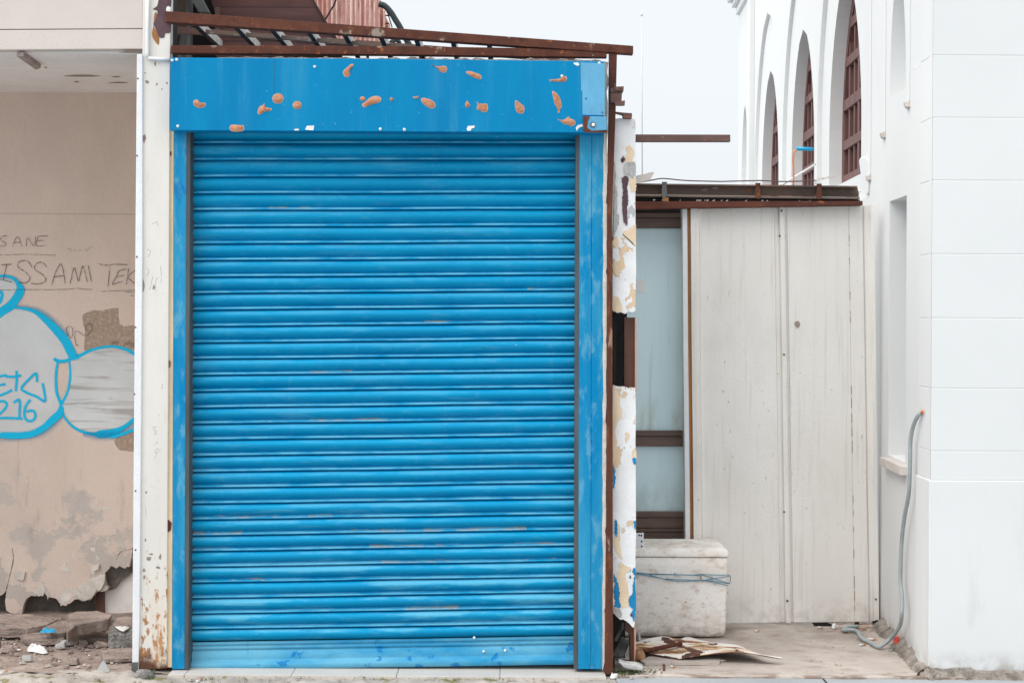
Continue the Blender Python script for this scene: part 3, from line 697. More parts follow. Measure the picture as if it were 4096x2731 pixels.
for row in range(-1, 31):
    (la, ra), (lb, rb) = lr(row), lr(row+1)
    for k, (t, d) in enumerate(prof[:-1] if row < 30 else prof):
        yl = la + (lb-la)*t; yr = ra + (rb-ra)*t
        cur = []
        for i in range(NXC+1):
            s = i/NXC; y = yl+(yr-yl)*s; x = XL(yl)+(XRt(yr)-XL(yl))*s
            dd = d*1e-3 + .0010*mnoise.noise(Vector((s*5, row*.9, 0))) + .0006*mnoise.noise(Vector((s*17, row*3.1, 4)))
            cur.append(m.bm.verts.new(W((x, y + 1.6*mnoise.noise(Vector((s*3.0, row*.35, 7)))), YC) - Vector((0, dd, 0))))
        if prev is not None:
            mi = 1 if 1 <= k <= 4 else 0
            for i in range(NXC):
                mm = mi
                if k in (1,2,3) or (k == 0):
                    if any(a <= i/NXC <= b for a, b in scr.get(row, ())): mm = 2
                fc = m.face([prev[i], prev[i+1], cur[i+1], cur[i]], mm, True)
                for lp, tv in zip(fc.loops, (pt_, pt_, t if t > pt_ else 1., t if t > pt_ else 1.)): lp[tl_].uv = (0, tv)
        prev = cur; pt_ = t if t < .999 else 0.
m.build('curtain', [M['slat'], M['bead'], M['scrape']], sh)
# bottom bar
ya, yb = lr(31); m = MB(); rows = []
for dy, d in ((2,2),(7,9),(13,10),(17,3),(21,2),(25,8),(30,10),(36,7),(40,1),(46,14),(50,18),(76,20),(82,20),(85,24),(92,40),(97,44),(102,45),(118,44),(120,40)):
    r_ = []
    for i in range(41):
        s = i/40; yl = ya + (2670-ya)*dy/120; yr = yb + (2648-yb)*dy/120
        y = yl+(yr-yl)*s; x = XL(yl)+(XRt(yr)-XL(yl))*s
        r_.append(m.bm.verts.new(W((x, y+1.2*mnoise.noise(Vector((s*4,1,3)))), YC) - Vector((0, d*1e-3+.0012*mnoise.noise(Vector((s*9,dy*.05,0))), 0))))
    if rows:
        for i in range(40): m.face([rows[-1][i], rows[-1][i+1], r_[i+1], r_[i]], smooth=True)
    rows.append(r_)
back = [m.bm.verts.new(v.co+Vector((0,.05,0))) for v in rows[-1]]
for i in range(40): m.face([rows[-1][i], rows[-1][i+1], back[i+1], back[i]])
bb = m.build('bottom_bar', M['chalk'], sh)
m = MB()
for q in (fP(797,1202), fP(873,1312), fP(1045,1305)): m = MB(); m.lathe_dome(W(q, YC-.021), .0065, .006, 10, 4); m.build('rivet', M['chrome'], bb)
# channels, jambs
m = MB(); m.pp([(745,520),(762,520),(754,2676),(738,2676)], .0135, .14); m.build('guide_channel', M['channel'], sh, bevel=.0015)
m = MB(); m.pp([(2303,520),(2318.5,520),(2314,2674),(2296,2676)], .0135, .14); m.build('guide_channel', M['channel'], sh, bevel=.0015)
m = MB(); m.pp([(696,520),(746,520),(738,2675),(687,2675)], .012, .15); m.build('jamb', M['jamb'], sh, bevel=.003)
m = MB(); m.pp([(2318,520),(2366.4,520),(2362.5,2674),(2313,2674)], .010, .15); m.pp([(2368,520),(2418,520),(2413,2674),(2364,2674)], .010, .15); m.pp([(2366,520),(2369,520),(2365,2674),(2361,2674)], .014, .15)
m.build('jamb', M['jamb'], sh, bevel=.002)
# hood: front sheet with a lip, plus the box behind
m = MB(); m.pp([(682,231),(1540,236),(2326,245),(2414,246),(2417,533),(2326,530),(1500,526),(681,521.5)], -.075, -.070)
m.pp([(682,234),(2414,249),(2414,262),(682,246)], -.070, .30); m.pp([(681,516),(2417,528),(2417,533),(681,521)], -.070, .012)
m.pp([(682,234),(692,234),(690,520),(681,520)], -.070, .30); m.pp([(2405,246),(2414,246),(2417,530),(2408,530)], -.070, .30)
hood = m.build('hood', M['hood'], sh, bevel=.002)
YH = -.0752
m = MB(); m.pp([fF(1545,322), fF(1752,330), fF(1752,775), fF(1560,770), fF(1560,568), fF(1548,562)], -.079, -.0755); pl = m.build('end_plate', M['plate'], sh, bevel=.001)
m = MB(); m.pp([fF(1568,782), fF(1768,786), fF(1770,915), fF(1640,920), fF(1570,912)], -.100, -.076)
lb = m.build('lock_box', M['plate'], sh, bevel=.003)
m = MB(); m.pp([fF(1565,780), fF(1625,784), fF(1605,830), fF(1600,880), fF(1640,905), fF(1770,898), fF(1771,922), fF(1640,922), fF(1568,916)], -.1025, -.1003); m.build('rust_stain', M['rustpost'], lb)
m = MB(); m.disc(W(fF(1650,855), -.1003), .0125, .004, 16); m.build('bolt', M['channel'], lb); m = MB(); m.lathe_dome(W(fF(1654,855), -.1045), .0085, .005, 12, 4); m.build('bolt_head', M['chrome'], lb)
# crumbling mortar along the hood top
m = MB(); topl = [(683+i*20, 231-(0 if i < 10 else abs(mnoise.noise(Vector((i*.7,0,0))))*17+2)+i*.16) for i in range(87)]
m.pp(topl + [(2404,248),(683,234)], -.060, .05); m.build('mortar_ridge', M['mortar'], hood, bevel=.002)
# glue spots
SP = [
 (fE,[(370,870),(385,855),(405,855),(430,878),(470,882),(478,895),(465,915),(430,925),(395,915),(375,895)]),
 (fE,[(680,1090),(695,1070),(740,1068),(785,1075),(795,1068),(803,1085),(800,1115),(770,1126),(710,1126),(685,1112)]),
 (fE,[(920,960),(935,915),(965,900),(978,885),(985,915),(1015,925),(1040,930),(1030,948),(985,955),(945,978),(925,975)]),
 (fE,[(1046,843),(1060,812),(1093,800),(1127,810),(1141,845),(1125,876),(1093,887),(1060,876)]),
 (fE,[(1220,900),(1232,876),(1258,867),(1285,876),(1296,900),(1285,925),(1258,934),(1232,924)]),
 (fE,[(1650,620),(1665,595),(1695,570),(1715,552),(1738,550),(1735,568),(1715,590),(1708,610),(1712,640),(1690,660),(1665,655)]),
 (fE,[(1794,845),(1806,828),(1826,828),(1842,845),(1830,862),(1808,864)]),
 (fE,[(1815,890),(1850,865),(1885,835),(1930,822),(1968,830),(1977,855),(1955,880),(1910,890),(1870,905),(1840,918),(1818,910)]),
 (fE,[(2050,848),(2058,834),(2072,840),(2077,856),(2066,867),(2054,862)]),
 (fE,[(2248,826),(2270,830),(2294,820),(2292,840),(2275,846),(2258,842)]),
 (fF,[(262,336),(300,352),(340,355),(375,350),(400,365),(398,395),(375,410),(345,400),(320,372),(290,352)]),
 (fF,[(565,400),(600,397),(650,412),(690,430),(698,455),(680,465),(640,455),(590,430),(567,412)]),
 (fF,[(1280,468),(1330,465),(1365,460),(1390,445),(1420,440),(1428,462),(1415,483),(1380,487),(1320,485),(1282,480)]),
 (fF,[(180,630),(210,625),(260,640),(295,665),(302,695),(280,715),(245,708),(205,680),(183,655)]),
 (fF,[(556,685),(565,660),(575,650),(588,665),(600,685),(590,704),(570,708)]),
 (fF,[(655,655),(670,672),(710,675),(740,675),(752,700),(745,738),(715,747),(680,730),(655,720),(662,690)]),
 (fF,[(985,650),(1000,650),(1040,680),(1062,700),(1060,745),(1035,760),(1000,745),(985,705)]),
 (fF,[(1300,570),(1325,575),(1355,605),(1375,650),(1383,700),(1368,720),(1365,748),(1350,748),(1345,710),(1325,680),(1310,620)]),
 (fF,[(1345,805),(1390,815),(1420,800),(1440,782),(1455,800),(1490,815),(1500,845),(1475,865),(1440,855),(1410,850),(1375,825)]),
]
for f, P in SP:
    Q = smooth_path(P, 4, True); c = (sum(q[0] for q in Q)/len(Q), sum(q[1] for q in Q)/len(Q))
    m = MB(); rim = [W(f(*q), YH-.0006) for q in Q]
    m.mi = 1; m.prism(rim, (0,.0004,0)); m.mi = 0
    A = [m.bm.verts.new(W(f(c[0]+(q[0]-c[0])*.91, c[1]+(q[1]-c[1])*.91), YH-.0007)) for q in Q]
    B = [m.bm.verts.new(W(f(c[0]+(q[0]-c[0])*.66, c[1]+(q[1]-c[1])*.66), YH-.0042-.001*mnoise.noise(Vector((q[0]*.03,q[1]*.03,0))))) for q in Q]
    n_ = len(Q)
    for i in range(n_): m.face([A[i], A[(i+1) % n_], B[(i+1) % n_], B[i]], smooth=True)
    m.face(B, smooth=True); m.build('glue_spot', [M['glue'], M['gluerim']], hood)
m = MB()
for q in (fE(190,518), fE(228,512), fE(238,1080), fE(1408,572), fE(1970,1105), fE(2175,1108), fF(38,897), fF(1705,328), fF(1385,438)): m = MB(); m.lathe_dome(W(q, YH), .0068, .005, 12, 4); m.build('screw_head', M['chrome'], hood)
for q in (fF(1590,630), fF(1730,748)): m = MB(); m.lathe_dome(W(q, -.0792), .004, .003, 8, 3); m.build('screw_head', M['channel'], pl)
m = MB()
for f, P in ((fE,[(1325,1110),(1342,1078),(1404,1075),(1398,1115),(1360,1114)]), (fF,[(570,890),(580,865),(640,862),(636,880),(610,888),(606,905),(575,906)]), (fF,[(1503,880),(1520,858),(1560,848),(1565,868),(1530,880),(1512,908)]), (fF,[(1482,325),(1520,322),(1536,340),(1520,352),(1488,338)]), (fE,[(1232,1108),(1250,1101),(1275,1106),(1270,1117),(1236,1117)])):
    m = MB(); m.pp([f(*p) for p in P], -.0772, -.0758); m.build('paint_chip', M['scrap'], hood)
m = MB()
for P, w, f in (([(1062,505),(1066,620),(1062,700),(1060,805)], 11, fE), ):
    C = [W(f(*p), YH-.0004) for p in smooth_path(P,4)]; m.ribbon(C, [w/2.138*1.14e-3]*len(C), 0)
n = N('dull teal run'); n_ = n.n('ShaderNodeUVMap', uv_map='uv'); s_ = n.n('ShaderNodeSeparateXYZ'); n.l(n_.outputs[0], s_.inputs[0])
al = n.mul(n.step(n.m2('ABSOLUTE', n.m2('SUBTRACT', s_.outputs[1], .5)), .15, .5, 1., 0.), .7); n.out(srgb(20,116,150), .5, alpha=al)
m.build('drip_run', n.m, hood, recalc=False)
# dark inside so nothing shows under the raised right corner or behind
m = MB(); m.box(W((700,1500),.2).x, W((2400,1500),.2).x, .5, .52, -.02, 2.6); m.build('inner_wall', M['dark'], sh)
# ragged plaster edge beside the jamb
m = MB(); L = ragged((2414,246),(2410,2680),46,2.2,3); Rr = [(x+random.Random(i).uniform(-5,3), y) for i, (x, y) in enumerate(ragged((2432,250),(2423,2640),60,3,9))]
m.pp(L + Rr[::-1], .004, .06)
m.build('plaster_edge', M['flap'], sh)

# ================================================================== STEEL ROOF FRAME
fr = thing('steel_roof_frame', (W((1500,230),0).x, 0, W((1500,240),0).z), 'rusty steel roof frame sloping across the top of the blue hood', 'steel frame')
m = MB(); m.pp([(660,45),(2533,184),(2533,216),(660,88)], -.03, .025); m.build('rail', M['rust'], fr, bevel=.002)
m = MB(); m.pp([(684,182),(1600,185),(2100,193),(2425,207),(2428,229),(2100,226),(1600,219),(684,213)], -.025, .025); m.build('rail', M['rust'], fr, bevel=.002)
def railb(x): return 88 + 128*(x-660)/1873.0
for x in (785,951,1096,1243,1387,1533,1675,1822,1967,2113):
    y = railb(x)+3; p0 = W((x-10, y), .026); m = MB()
    x0, x1 = p0.x-.011, p0.x+.011; z0 = p0.z; y1 = .62
    m.mi = 1; m.box(x0, x1, .026, y1, z0, z0+.004); m.mi = 0; m.box(x0, x1, .026, y1, z0+.0042, z0+.042)  # pale sides, dark underside: skylight and shade put into the colours
    m.build('rafter', [M['litbar'], M['rustblack']], fr)
m = MB(); a = W((800,126), .24); b = W((2100,226), .24); m.bar(a, b, .018, .018); m.build('rail', M['rustdark'], fr)
m = MB(); a = W((690,120), .6); b = W((2300,240), .6); m.bar(a, b, .03, .03); m.build('rail', M['rustgrey'], fr)
for px_ in (1122, 1470, 1680, 1822, 1968):
    m = MB(); y = 186 + (px_-684)*.012; m.pp([(px_-5, y+30), (px_+5, y+30), (px_+5, 250), (px_-5, 250)], -.01, .01); m.build('strut', M['rustblack'], fr)
m = MB(); m.pp([(2437,212),(2468,214),(2463,446),(2448,850),(2451,2000),(2453,2696),(2419,2696),(2426,2000),(2429,850),(2435,446)], -.022, .022)
top(m, 'steel_post', M['rustpost'], (W((2436,2690),0).x,0,0), 'rusty square steel post standing between blue jamb and peeling pillar', 'post', bevel=.002)
# bent brackets bolted to the post
m = MB(); m.pp([fF(1800,545), fF(1850,528), fF(1915,525), fF(1912,568), fF(1860,572), fF(1800,575)], -.035, .03); m.pp([fF(1800,578), fF(1900,576), fF(1895,655), fF(1830,668), fF(1800,665)], -.03, .035)
m.pp([fF(1835,660), fF(1925,645), fF(1922,690), fF(1880,692), fF(1840,690)], -.045, -.031); m.pp([fF(1825,540), fF(1890,532), fF(1885,560), fF(1850,565)], -.042, -.0352)
m.pp([fF(1840,742), fF(1910,750), fF(1985,755), fF(1985,795), fF(1912,793), fF(1905,765), fF(1842,748)], -.02, .03)
top(m, 'bracket', M['rustgrey'], W(fF(1850,690),0), 'bent rusty brackets sticking out from the steel post top', 'bracket', bevel=.002)

# ================================================================== PEELING PILLAR
pil = thing('pillar', (W((2495,2690),.03).x, .03, 0), 'white plaster pillar flaking to tan and blue, hollow in the middle', 'pillar')
yp = .03
m = MB()
P = [(2449,474)] + ragged((2449,474),(2538,474),6,1,2)[1:] + ragged((2541,476),(2544,1000),10,1.5,4) + [fG(428,1000), fG(422,1300)] + [fG(*p) for p in ((400,1308),(375,1303),(350,1318),(320,1305),(300,1310),(275,1296),(260,1292))]
m.pp(P, yp, yp+.05); m.build('upper_cladding', M['plaster'], pil, bevel=.003)
m = MB()
P = [fH(*p) for p in ((294,482),(320,478),(350,484),(380,482),(405,486),(420,496),(440,490),(472,492),(478,700),(474,900),(477,1300),(478,1568))] + [fI(*p) for p in ((520,0),(524,300),(518,500),(520,800),(520,960),(512,1060),(505,1092),(490,1085),(470,1060),(440,1035),(412,1020),(390,1024),(365,1005),(345,982),(325,965),(324,500))]
m.pp(P, yp, yp+.05); low = m.build('lower_cladding', M['plaster'], pil, bevel=.003)
def patches(name, mat, lst, par, d):
    for f, P in lst:
        rr = random.Random(len(P)+int(P[0][0])); m = MB(); m.pp([f(p[0]+rr.uniform(-5,5), p[1]+rr.uniform(-7,7)) for p in smooth_path(P,7,True)], yp-d-.0012, yp-d); m.build(name, mat, par)
patches('bare_patch', M['tan'], [
 (fG,[(355,150),(390,150),(410,185),(408,230),(385,262),(355,258),(342,230),(365,200)]),
 (fG,[(335,760),(360,735),(395,715),(424,700),(426,830),(405,830),(375,800),(350,785)]),
 (fG,[(262,790),(285,780),(305,800),(303,845),(280,855),(262,840)]),
 (fG,[(262,950),(290,965),(308,1000),(305,1050),(285,1050),(264,1010)]),
 (fG,[(262,1195),(300,1205),(322,1240),(330,1290),(300,1303),(262,1288)]),
 (fG,[(385,370),(420,375),(426,440),(400,470),(382,430)]),
 (fH,[(297,500),(325,510),(330,540),(352,560),(350,620),(368,660),(365,720),(335,760),(318,830),(330,900),(320,1000),(312,1050),(297,1040)]),
 (fH,[(395,855),(425,850),(420,890),(395,920)]), (fH,[(448,985),(475,960),(477,1040),(455,1040)]),
 (fI,[(360,220),(385,225),(390,400),(405,500),(375,480),(345,400),(338,310),(360,300)]),
 (fI,[(375,555),(400,535),(430,565),(470,575),(475,610),(440,620),(430,650),(450,720),(465,820),(460,900),(430,918),(395,915),(378,880),(382,800),(372,730),(358,660),(362,620),(385,600)])], pil, .0005)
patches('bare_patch', M['bluepatch'], [
 (fI,[(342,175),(362,185),(362,295),(345,300),(335,240)]), (fI,[(520,170),(510,190),(500,175),(512,240),(521,240)]),
 (fI,[(335,640),(360,690),(372,740),(378,850),(395,915),(340,920),(345,850),(332,780),(345,720),(332,690)]),
 (fI,[(492,610),(518,600),(519,960),(505,1040),(490,1000),(480,975),(500,930),(470,912),(462,860),(470,820),(490,810),(498,720),(510,650)]),
 (fH,[(450,1045),(475,1045),(477,1085),(460,1080)]), (fH,[(300,1100),(312,1150),(316,1220),(306,1275),(298,1250)])], pil, .0018)
patches('bare_patch', M['maroon'], [(fG,[(325,372),(350,358),(372,368),(365,450),(372,520),(362,600),(368,690),(350,692),(335,640),(328,520),(335,440)]), (fG,[(325,232),(340,222),(348,240),(335,258),(324,250)]), (fI,[(468,650),(478,645),(480,662),(470,666)]), (fI,[(475,975),(488,970),(490,990),(478,992)])], pil, .0032)
patches('bare_patch', M['greyplaster'], [(fG,[(345,275),(380,262),(415,262),(424,300),(420,345),(390,355),(360,345),(340,330)]), (fG,[(259,280),(285,320),(283,400),(295,480),(290,600),(275,760),(259,770)]), (fI,[(326,925),(380,925),(400,990),(370,1002),(345,978),(327,962)])], pil, .0046)
m = MB(); m.pp([fH(386,-60), fH(470,-60), fH(470,520), fH(386,520)], yp+.055, yp+.12); m.pp([fI(425,980), fI(500,1000), fI(510,1400), fI(478,1400), fI(470,1150), fI(430,1120)], yp+.055, yp+.12); m.build('stud', M['brownwood'], pil, bevel=.002)
m = MB(); m.pp([fH(471,-60), fH(481,-60), fH(481,520), fH(471,520)], yp+.02, yp+.05); m.pp([fI(508,1040), fI(521,1000), fI(523,1260), fI(512,1400)], yp+.01, yp+.05); m.build('raw_edge', M['pinkedge'], pil)
xs0, xs1 = W((2452,1500),.03).x, W((2536,1500),.03).x
m = MB(); m.box(xs0, xs0+.02, .1, 1.15, -.02, 2.35); m.box(xs0+.02, xs1-.012, .30, .32, -.02, 2.35); m.build('side_wall', M['dark'], pil)
m = MB()
for a, b, w in ((fI(340,1340),fI(415,1180),.02),(fI(390,1340),fI(455,1200),.025),(fI(350,1200),fI(420,1060),.012),(fI(360,1365),fI(500,1385),.018)): m.bar(W(a,.07), W(b,.20), w, .012)
top(m, 'timber_scrap', M['greymetal'], W(fI(420,1390),.1), 'grey broken timber scraps stuffed in the hollow pillar foot', 'timber scraps')
m = MB(); r_=random.Random(2); P=[fS(*p) for p in ((345,1262),(380,1255),(440,1280),(520,1290),(600,1295),(660,1315),(700,1335),(712,1360),(690,1385),(640,1380),(560,1375),(480,1360),(420,1340))]
m.pp(P, -.03, .03); top(m, 'plaster_lump', M['greyplaster'], Wz(fS(520,1380),0), 'white fallen plaster lump lying at the pillar foot', 'plaster lump', bevel=.008)

# ================================================================== BARS, BEAM
m = MB(); m.pp([(2530,538),(2921,539),(2922,566),(2530,566)], .06, .10)
a = m; top(a, 'steel_bar', M['rustgrey'], W((2530,560),.06), 'lone rusty bar jutting sideways from the peeling pillar into the sky', 'bar', bevel=.001)
YP = 1.06
bm_ = thing('steel_beam', W((2545,790),YP), 'rusted steel I beam lying over the white sheet panels', 'beam')
yb0 = YP-.06
m = MB()
m.pp([(2480,733),(3429,744),(3430,750),(2480,739)], yb0, yb0+.10); m.pp([(2480,740),(3430,751),(3436,778),(3434,786),(3440,789),(2480,777)], yb0+.045, yb0+.052); m.pp([(2480,778),(3438,790),(3440,797),(2480,785)], yb0, yb0+.10)
m.build('i_section', M['rustdark'], bm_)
for fx in (fG(625,0)[0], fK(297,0)[0], fK(846,0)[0]):
    m = MB(); yy = 735+(fx-2545)*.0121; m.pp([(fx-12,yy-9),(fx+11,yy-9),(fx+8,yy),(fx+11,yy+44),(fx+8,yy+54),(fx-9,yy+54),(fx-12,yy+40),(fx-9,yy)], yb0-.008, yb0-.001)
    c = m.build('clip', M['greymetal'] if fx < 2700 else M['rust'], bm_, bevel=.002)
    if fx < 2700:
        c['label'] = 'grey green beam clip'
        m = MB(); m.pp([fG(608,505), fG(650,505), fG(658,552), fG(622,552)], yb0-.006, yb0-.001); m.build('clip_tail', M['bronze'], c)
m = MB(); m.pp([(2480,790),(3440,800),(3440,804),(2480,803)], yb0+.02, yb0+.06)
m.build('shade_strip', M['dark'], bm_)  # added dark strip: shade of the space between beam and channel
m = MB(); m.pp([(2480,806),(3451,804),(3451,821),(2960,829),(2480,838)], yb0-.012, yb0+.06)
top(m, 'steel_channel', M['rustpurlin'], W((2545,830),YP), 'red rusted channel under the I beam, resting on the white sheet panels', 'channel', bevel=.002)
m = MB()
for k in range(17):
    x = rnd.uniform(2560,3430); y = 798+(x-2545)*.006
    w_ = rnd.uniform(2,11); m.pp([(x,y+rnd.uniform(0,3)),(x+w_,y-1),(x+w_*.9,y+3.5),(x+2,y+5)], yb0+.0, yb0+.015)
m.build('flaked_mortar', M['rubble'], bm_)
C = smooth_path([fG(430,405), fG(545,383), fG(600,374), fG(650,376), fG(780,388), fG(1000,394), fK(0,282), fK(270,275), fK(330,275), fK(560,284), fK(820,272)], 5)
m = MB(); m.tube([W(p, yb0-.01) for p in C], .0035, 6); top(m, 'wire', M['maroon'], W(fG(430,410), yb0), 'thin dark wire strung along the top of the I beam', 'wire')
m = MB(); m.pp([fG(420,355), fG(470,345), fG(535,328), fG(552,330), fG(530,375), fG(520,385), fG(425,410)], yb0-.03, yb0-.015); top(m, 'board_scrap', M['sill'], W(fG(440,410),yb0), 'pale torn board scrap lying where I beam meets pillar', 'scrap')
m = MB(); m.pp([fK(868,250), fK(920,238), fK(955,235), fK(958,224), fK(992,226), fK(990,240), fK(940,250), fK(880,264)], yb0, yb0+.015); m.pp([fK(805,300), fK(820,262), fK(845,252), fK(870,258), fK(840,268), fK(822,290), fK(812,310)], yb0-.02, yb0-.009)
top(m, 'metal_scrap', M['sill'], W(fK(860,262),yb0), 'small curled metal scrap on the last beam clip', 'scrap')
m = MB(); C = smooth_path([fJ(678,1345), fJ(680,1250), fJ(676,1160), fJ(684,1105), fJ(700,1090)], 5); m.tube([W(p, YP+.05) for p in C], .0045, 8)
top(m, 'cable', M['orange'], W(fJ(678,1340),YP+.05), 'orange cable rising behind the I beam to a blue tube', 'cable')
m = MB(); m.tube([W(fJ(700,1080),YP+.05), W(fJ(822,1084),YP+.05)], .010, 12); top(m, 'plastic_tube', M['cyan'], W(fJ(700,1085),YP+.05), 'short blue plastic tube above the I beam', 'tube')
m = MB(); m.tube([W(fJ(590,1345),YP+.08), W(fJ(838,1192),YP+.3)], .006, 8); top(m, 'rod', M['whitepaint'], W(fJ(590,1345),YP+.08), 'thin white rod leaning up from the I beam', 'rod')

# ================================================================== DOOR AND PANELS
YD = 1.2
door = thing('glazed_door', W((2640,2160),YD), 'pale blue frosted door with brown rails behind the pillar', 'door')
m = MB(); m.pp([(2440,800),(2760,800),(2760,852),(2440,852)], YD-.02, YD+.05); m.build('header', M['dark'], door)
def rail(y0, y1, seams):
    m = MB(); e = [y0] + seams + [y1]
    for i, (a, b) in enumerate(zip(e, e[1:])): m.pp([(2440,a),(2790,a),(2790,b-2),(2440,b-2)], YD-.03+.006*(i % 2), YD+.03)
    return m.build('rail', M['brownalu'], door, bevel=.002)
rail(853, 915, [872]); rail(1722, 1787, [1745]); rail(2046, 2112, [2070]); rail(2113, 2200, [2128])
m = MB(); m.pp([(2440,910),(2790,910),(2790,1730),(2440,1730)], YD, YD+.01); m.build('pane', M['glass'], door)
m = MB(); m.pp([(2440,1780),(2790,1780),(2790,2060),(2440,2060)], YD, YD+.01); m.build('pane', M['glass'], door)
m = MB(); m.pp([fG(432,1082), fG(486,1082), fG(486,1165), fG(432,1163)], YD-.002, YD-.0005); m.build('tape_patch', M['ceil'], door)
hd = thing('sheet_panel_screen', W((3130,2489),YP), 'tall off white sheet metal panels closing the gap to the white building', 'panels')
def ruled(name, mat, cols, y0, y1, par, Y=YP, ny=30, wob=.003):
    """sheet whose section is (x_top, x_bottom, depth) columns"""
    m = MB(); prevr = None
    for j in range(ny+1):
        t = j/ny; r_ = []
        for xt, xb, d in cols:
            x = xt+(xb-xt)*t; ya = y0(x); yz = y1(x); y = ya+(yz-ya)*t
            p = W((x, y), Y); r_.append(m.bm.verts.new(p + Vector((.0012*mnoise.noise(Vector((p.z*2.2, x*.002, 1))), d+wob*mnoise.noise(Vector((p.x*2.4, p.z*1.3, 2))), 0))))
        if prevr:
            for a in range(len(cols)-1): m.face([prevr[a], prevr[a+1], r_[a+1], r_[a]])
        prevr = r_
    return m.build(name, mat, par)
yt = lambda x: 824-(x-2764)*.003
ybm = lambda x: 2492-(x-2760)*.012
ruled('panel', M['panel'], [(2759,2775,.05),(2759.5,2775.5,-.028),(2778,2794,-.028),(2780,2796,-.022),(2793,2809,-.022),(2798,2814,-.003),(2806,2822,0),(2940,2962,0),(3096,3120,0),(3100,3124,.010),(3114,3139,.010),(3117,3141,-.016),(3135,3160,-.016),(3139,3164,.012),(3146,3172,.012)], yt, ybm, hd)
ruled('panel', M['panel'], [(3146.5,3172.5,.014),(3149,3175,0),(3240,3268,0),(3300,3330,0),(3393,3417,0),(3394.5,3418.5,.004),(3396,3420,0),(3449,3474,0),(3451,3476,.010),(3454,3479,.010),(3456,3481,-.004),(3474,3501,-.004),(3478,3506,-.016),(3494,3513,-.016),(3495,3514,.05)], yt, ybm, hd)
ruled('edge_strip', M['whitepaint'], [(2727,2743,.05),(2727.5,2743.5,-.02),(2746,2762,-.02),(2746.5,2762.5,.05)], lambda x: 830, lambda x: 2500, hd)
ruled('timber_edge', M['bronze'], [(2746.8,2762.8,.03),(2747,2763,-.012),(2758.5,2774.5,-.012),(2758.8,2774.8,.03)], lambda x: 832, lambda x: 2495, hd)
# torn rust seams and screws
m = MB()
for x, ys in ((3395,[(940,965),(975,983),(1030,1045),(1050,1058),(1165,1200),(1240,1255),(1265,1290),(1540,1575),(1590,1630),(1650,1690),(1705,1745),(1760,1810),(1980,2010),(2040,2060),(2105,2125),(2195,2230),(2300,2350),(2360,2400),(2420,2440)]),):
    for a, b in ys:
        xx = x+25*(a-824)/1660; m.pp([(xx-1,a),(xx+.8,a+2),(xx+1,b),(xx-.8,b)], YP-.004, YP-.0025)
m.build('rust_seam', M['leafdry'], hd)
m = MB()
for q, d in ((fK(507,545),-.0165),(fH(945,237),-.0225),(fI(1795,100),-.0165),(fI(1823,862),-.0165),(fH(962,1368),-.0225),(fG(823,603),-.0225),(fK(490,770),-.017),(fL(320,218),-.0165),(fL(1080,205),-.0165),((3136,1418),-.0165)):
    m = MB(); m.lathe_dome(W(q, YP+d), .006, .004, 10, 3); m.build('screw_head', M['screw'], hd)
m = MB(); r_ = random.Random(8)
for k in range(34):
    x = r_.uniform(2830, 3470); y = 2460-1560*r_.random()**1.5; w = r_.uniform(.6, 2.2); h = r_.uniform(.8, 4.5)
    m.poly([W((x+w*math.cos(a)*(1+.4*math.sin(2*a+x)), y+h*math.sin(a)), YP-.0035) for a in [2*math.pi*i/8 for i in range(8)]])
m.build('rust_fleck', M['stain'], hd)
m = MB(); m.poly([W((x,y), YP-.0035) for x, y in smooth_path([(3180,1288),(3192,1284),(3200,1292),(3198,1304),(3188,1310),(3178,1298)],4,True)])
m.build('scuff_mark', M['stain'], hd)

# ================================================================== COOLER, TWINE, PLATE, SHEET
YX = .70
cool = thing('foam_box', W((2700,2546),YX), 'stained white foam box with lid standing on the slab against white panels', 'foam box')
xl, xr = W((2470,2400),YX).x, W((2914,2400),YX).x
zt = W((2700,2228),YX).z; zl = W((2700,2152),YX+.32).z-.028
m = MB()
def rbox(m, x0, x1, y0, y1, z0, z1, r, taper=0, n=8, amp=.003, rt=0, cb=.03):
    """rounded-corner box with a few loops, slightly battered"""
    def outline(ins, sc):
        o = []
        for cx, cy, a0 in ((x1-r-ins, y0+r+ins, -90), (x1-r-ins, y1-r-ins, 0), (x0+r+ins, y1-r-ins, 90), (x0+r+ins, y0+r+ins, 180)):
            for k in range(6):
                a = R(a0+k*18); o.append((cx+r*math.cos(a), cy+r*math.sin(a)))
        # subdivide long edges
        out = []
        for (ax, ay), (bx, by) in zip(o, o[1:]+o[:1]):
            k = max(1, int(math.hypot(bx-ax, by-ay)/.04))
            out += [(ax+(bx-ax)*t/k, ay+(by-ay)*t/k) for t in range(k)]
        return out
    rings = []; lev = []
    for j in range(n+1):
        t = j/n; lev.append((z0+(z1-z0-rt)*t, taper*(1-t)))
    lev[0] = (z0+.13*cb, taper+cb); lev.insert(1, (z0+.4*cb, taper+.4*cb)); lev.insert(2, (z0+cb, taper))
    if rt:
        for k in range(1, 5):
            a = k/4*math.pi/2; lev.append((z1-rt+rt*math.sin(a), rt*(1-math.cos(a))))
    cnt = None
    for z, ins in lev:
        o = outline(0, 1); cx, cy = (x0+x1)/2, (y0+y1)/2
        sx, sy = 1-2*ins/(x1-x0), 1-2*ins/(y1-y0)
        rings.append([m.bm.verts.new((cx+(x-cx)*sx + amp*mnoise.noise(Vector((x*14, y*14, z*14))), cy+(y-cy)*sy + amp*mnoise.noise(Vector((x*14+5, y*14, z*14))), z + amp*.5*mnoise.noise(Vector((x*9, y*9, z*9+3))))) for x, y in o])
    k = len(rings[0])
    for a, b in zip(rings, rings[1:]):
        for i in range(k): m.face([a[i], a[(i+1) % k], b[(i+1) % k], b[i]], smooth=True)
    m.face(rings[0][::-1]); m.face(rings[-1])
rbox(m, xl, xr, YX, YX+.33, .002, zt-.002, .03, .008, 9)
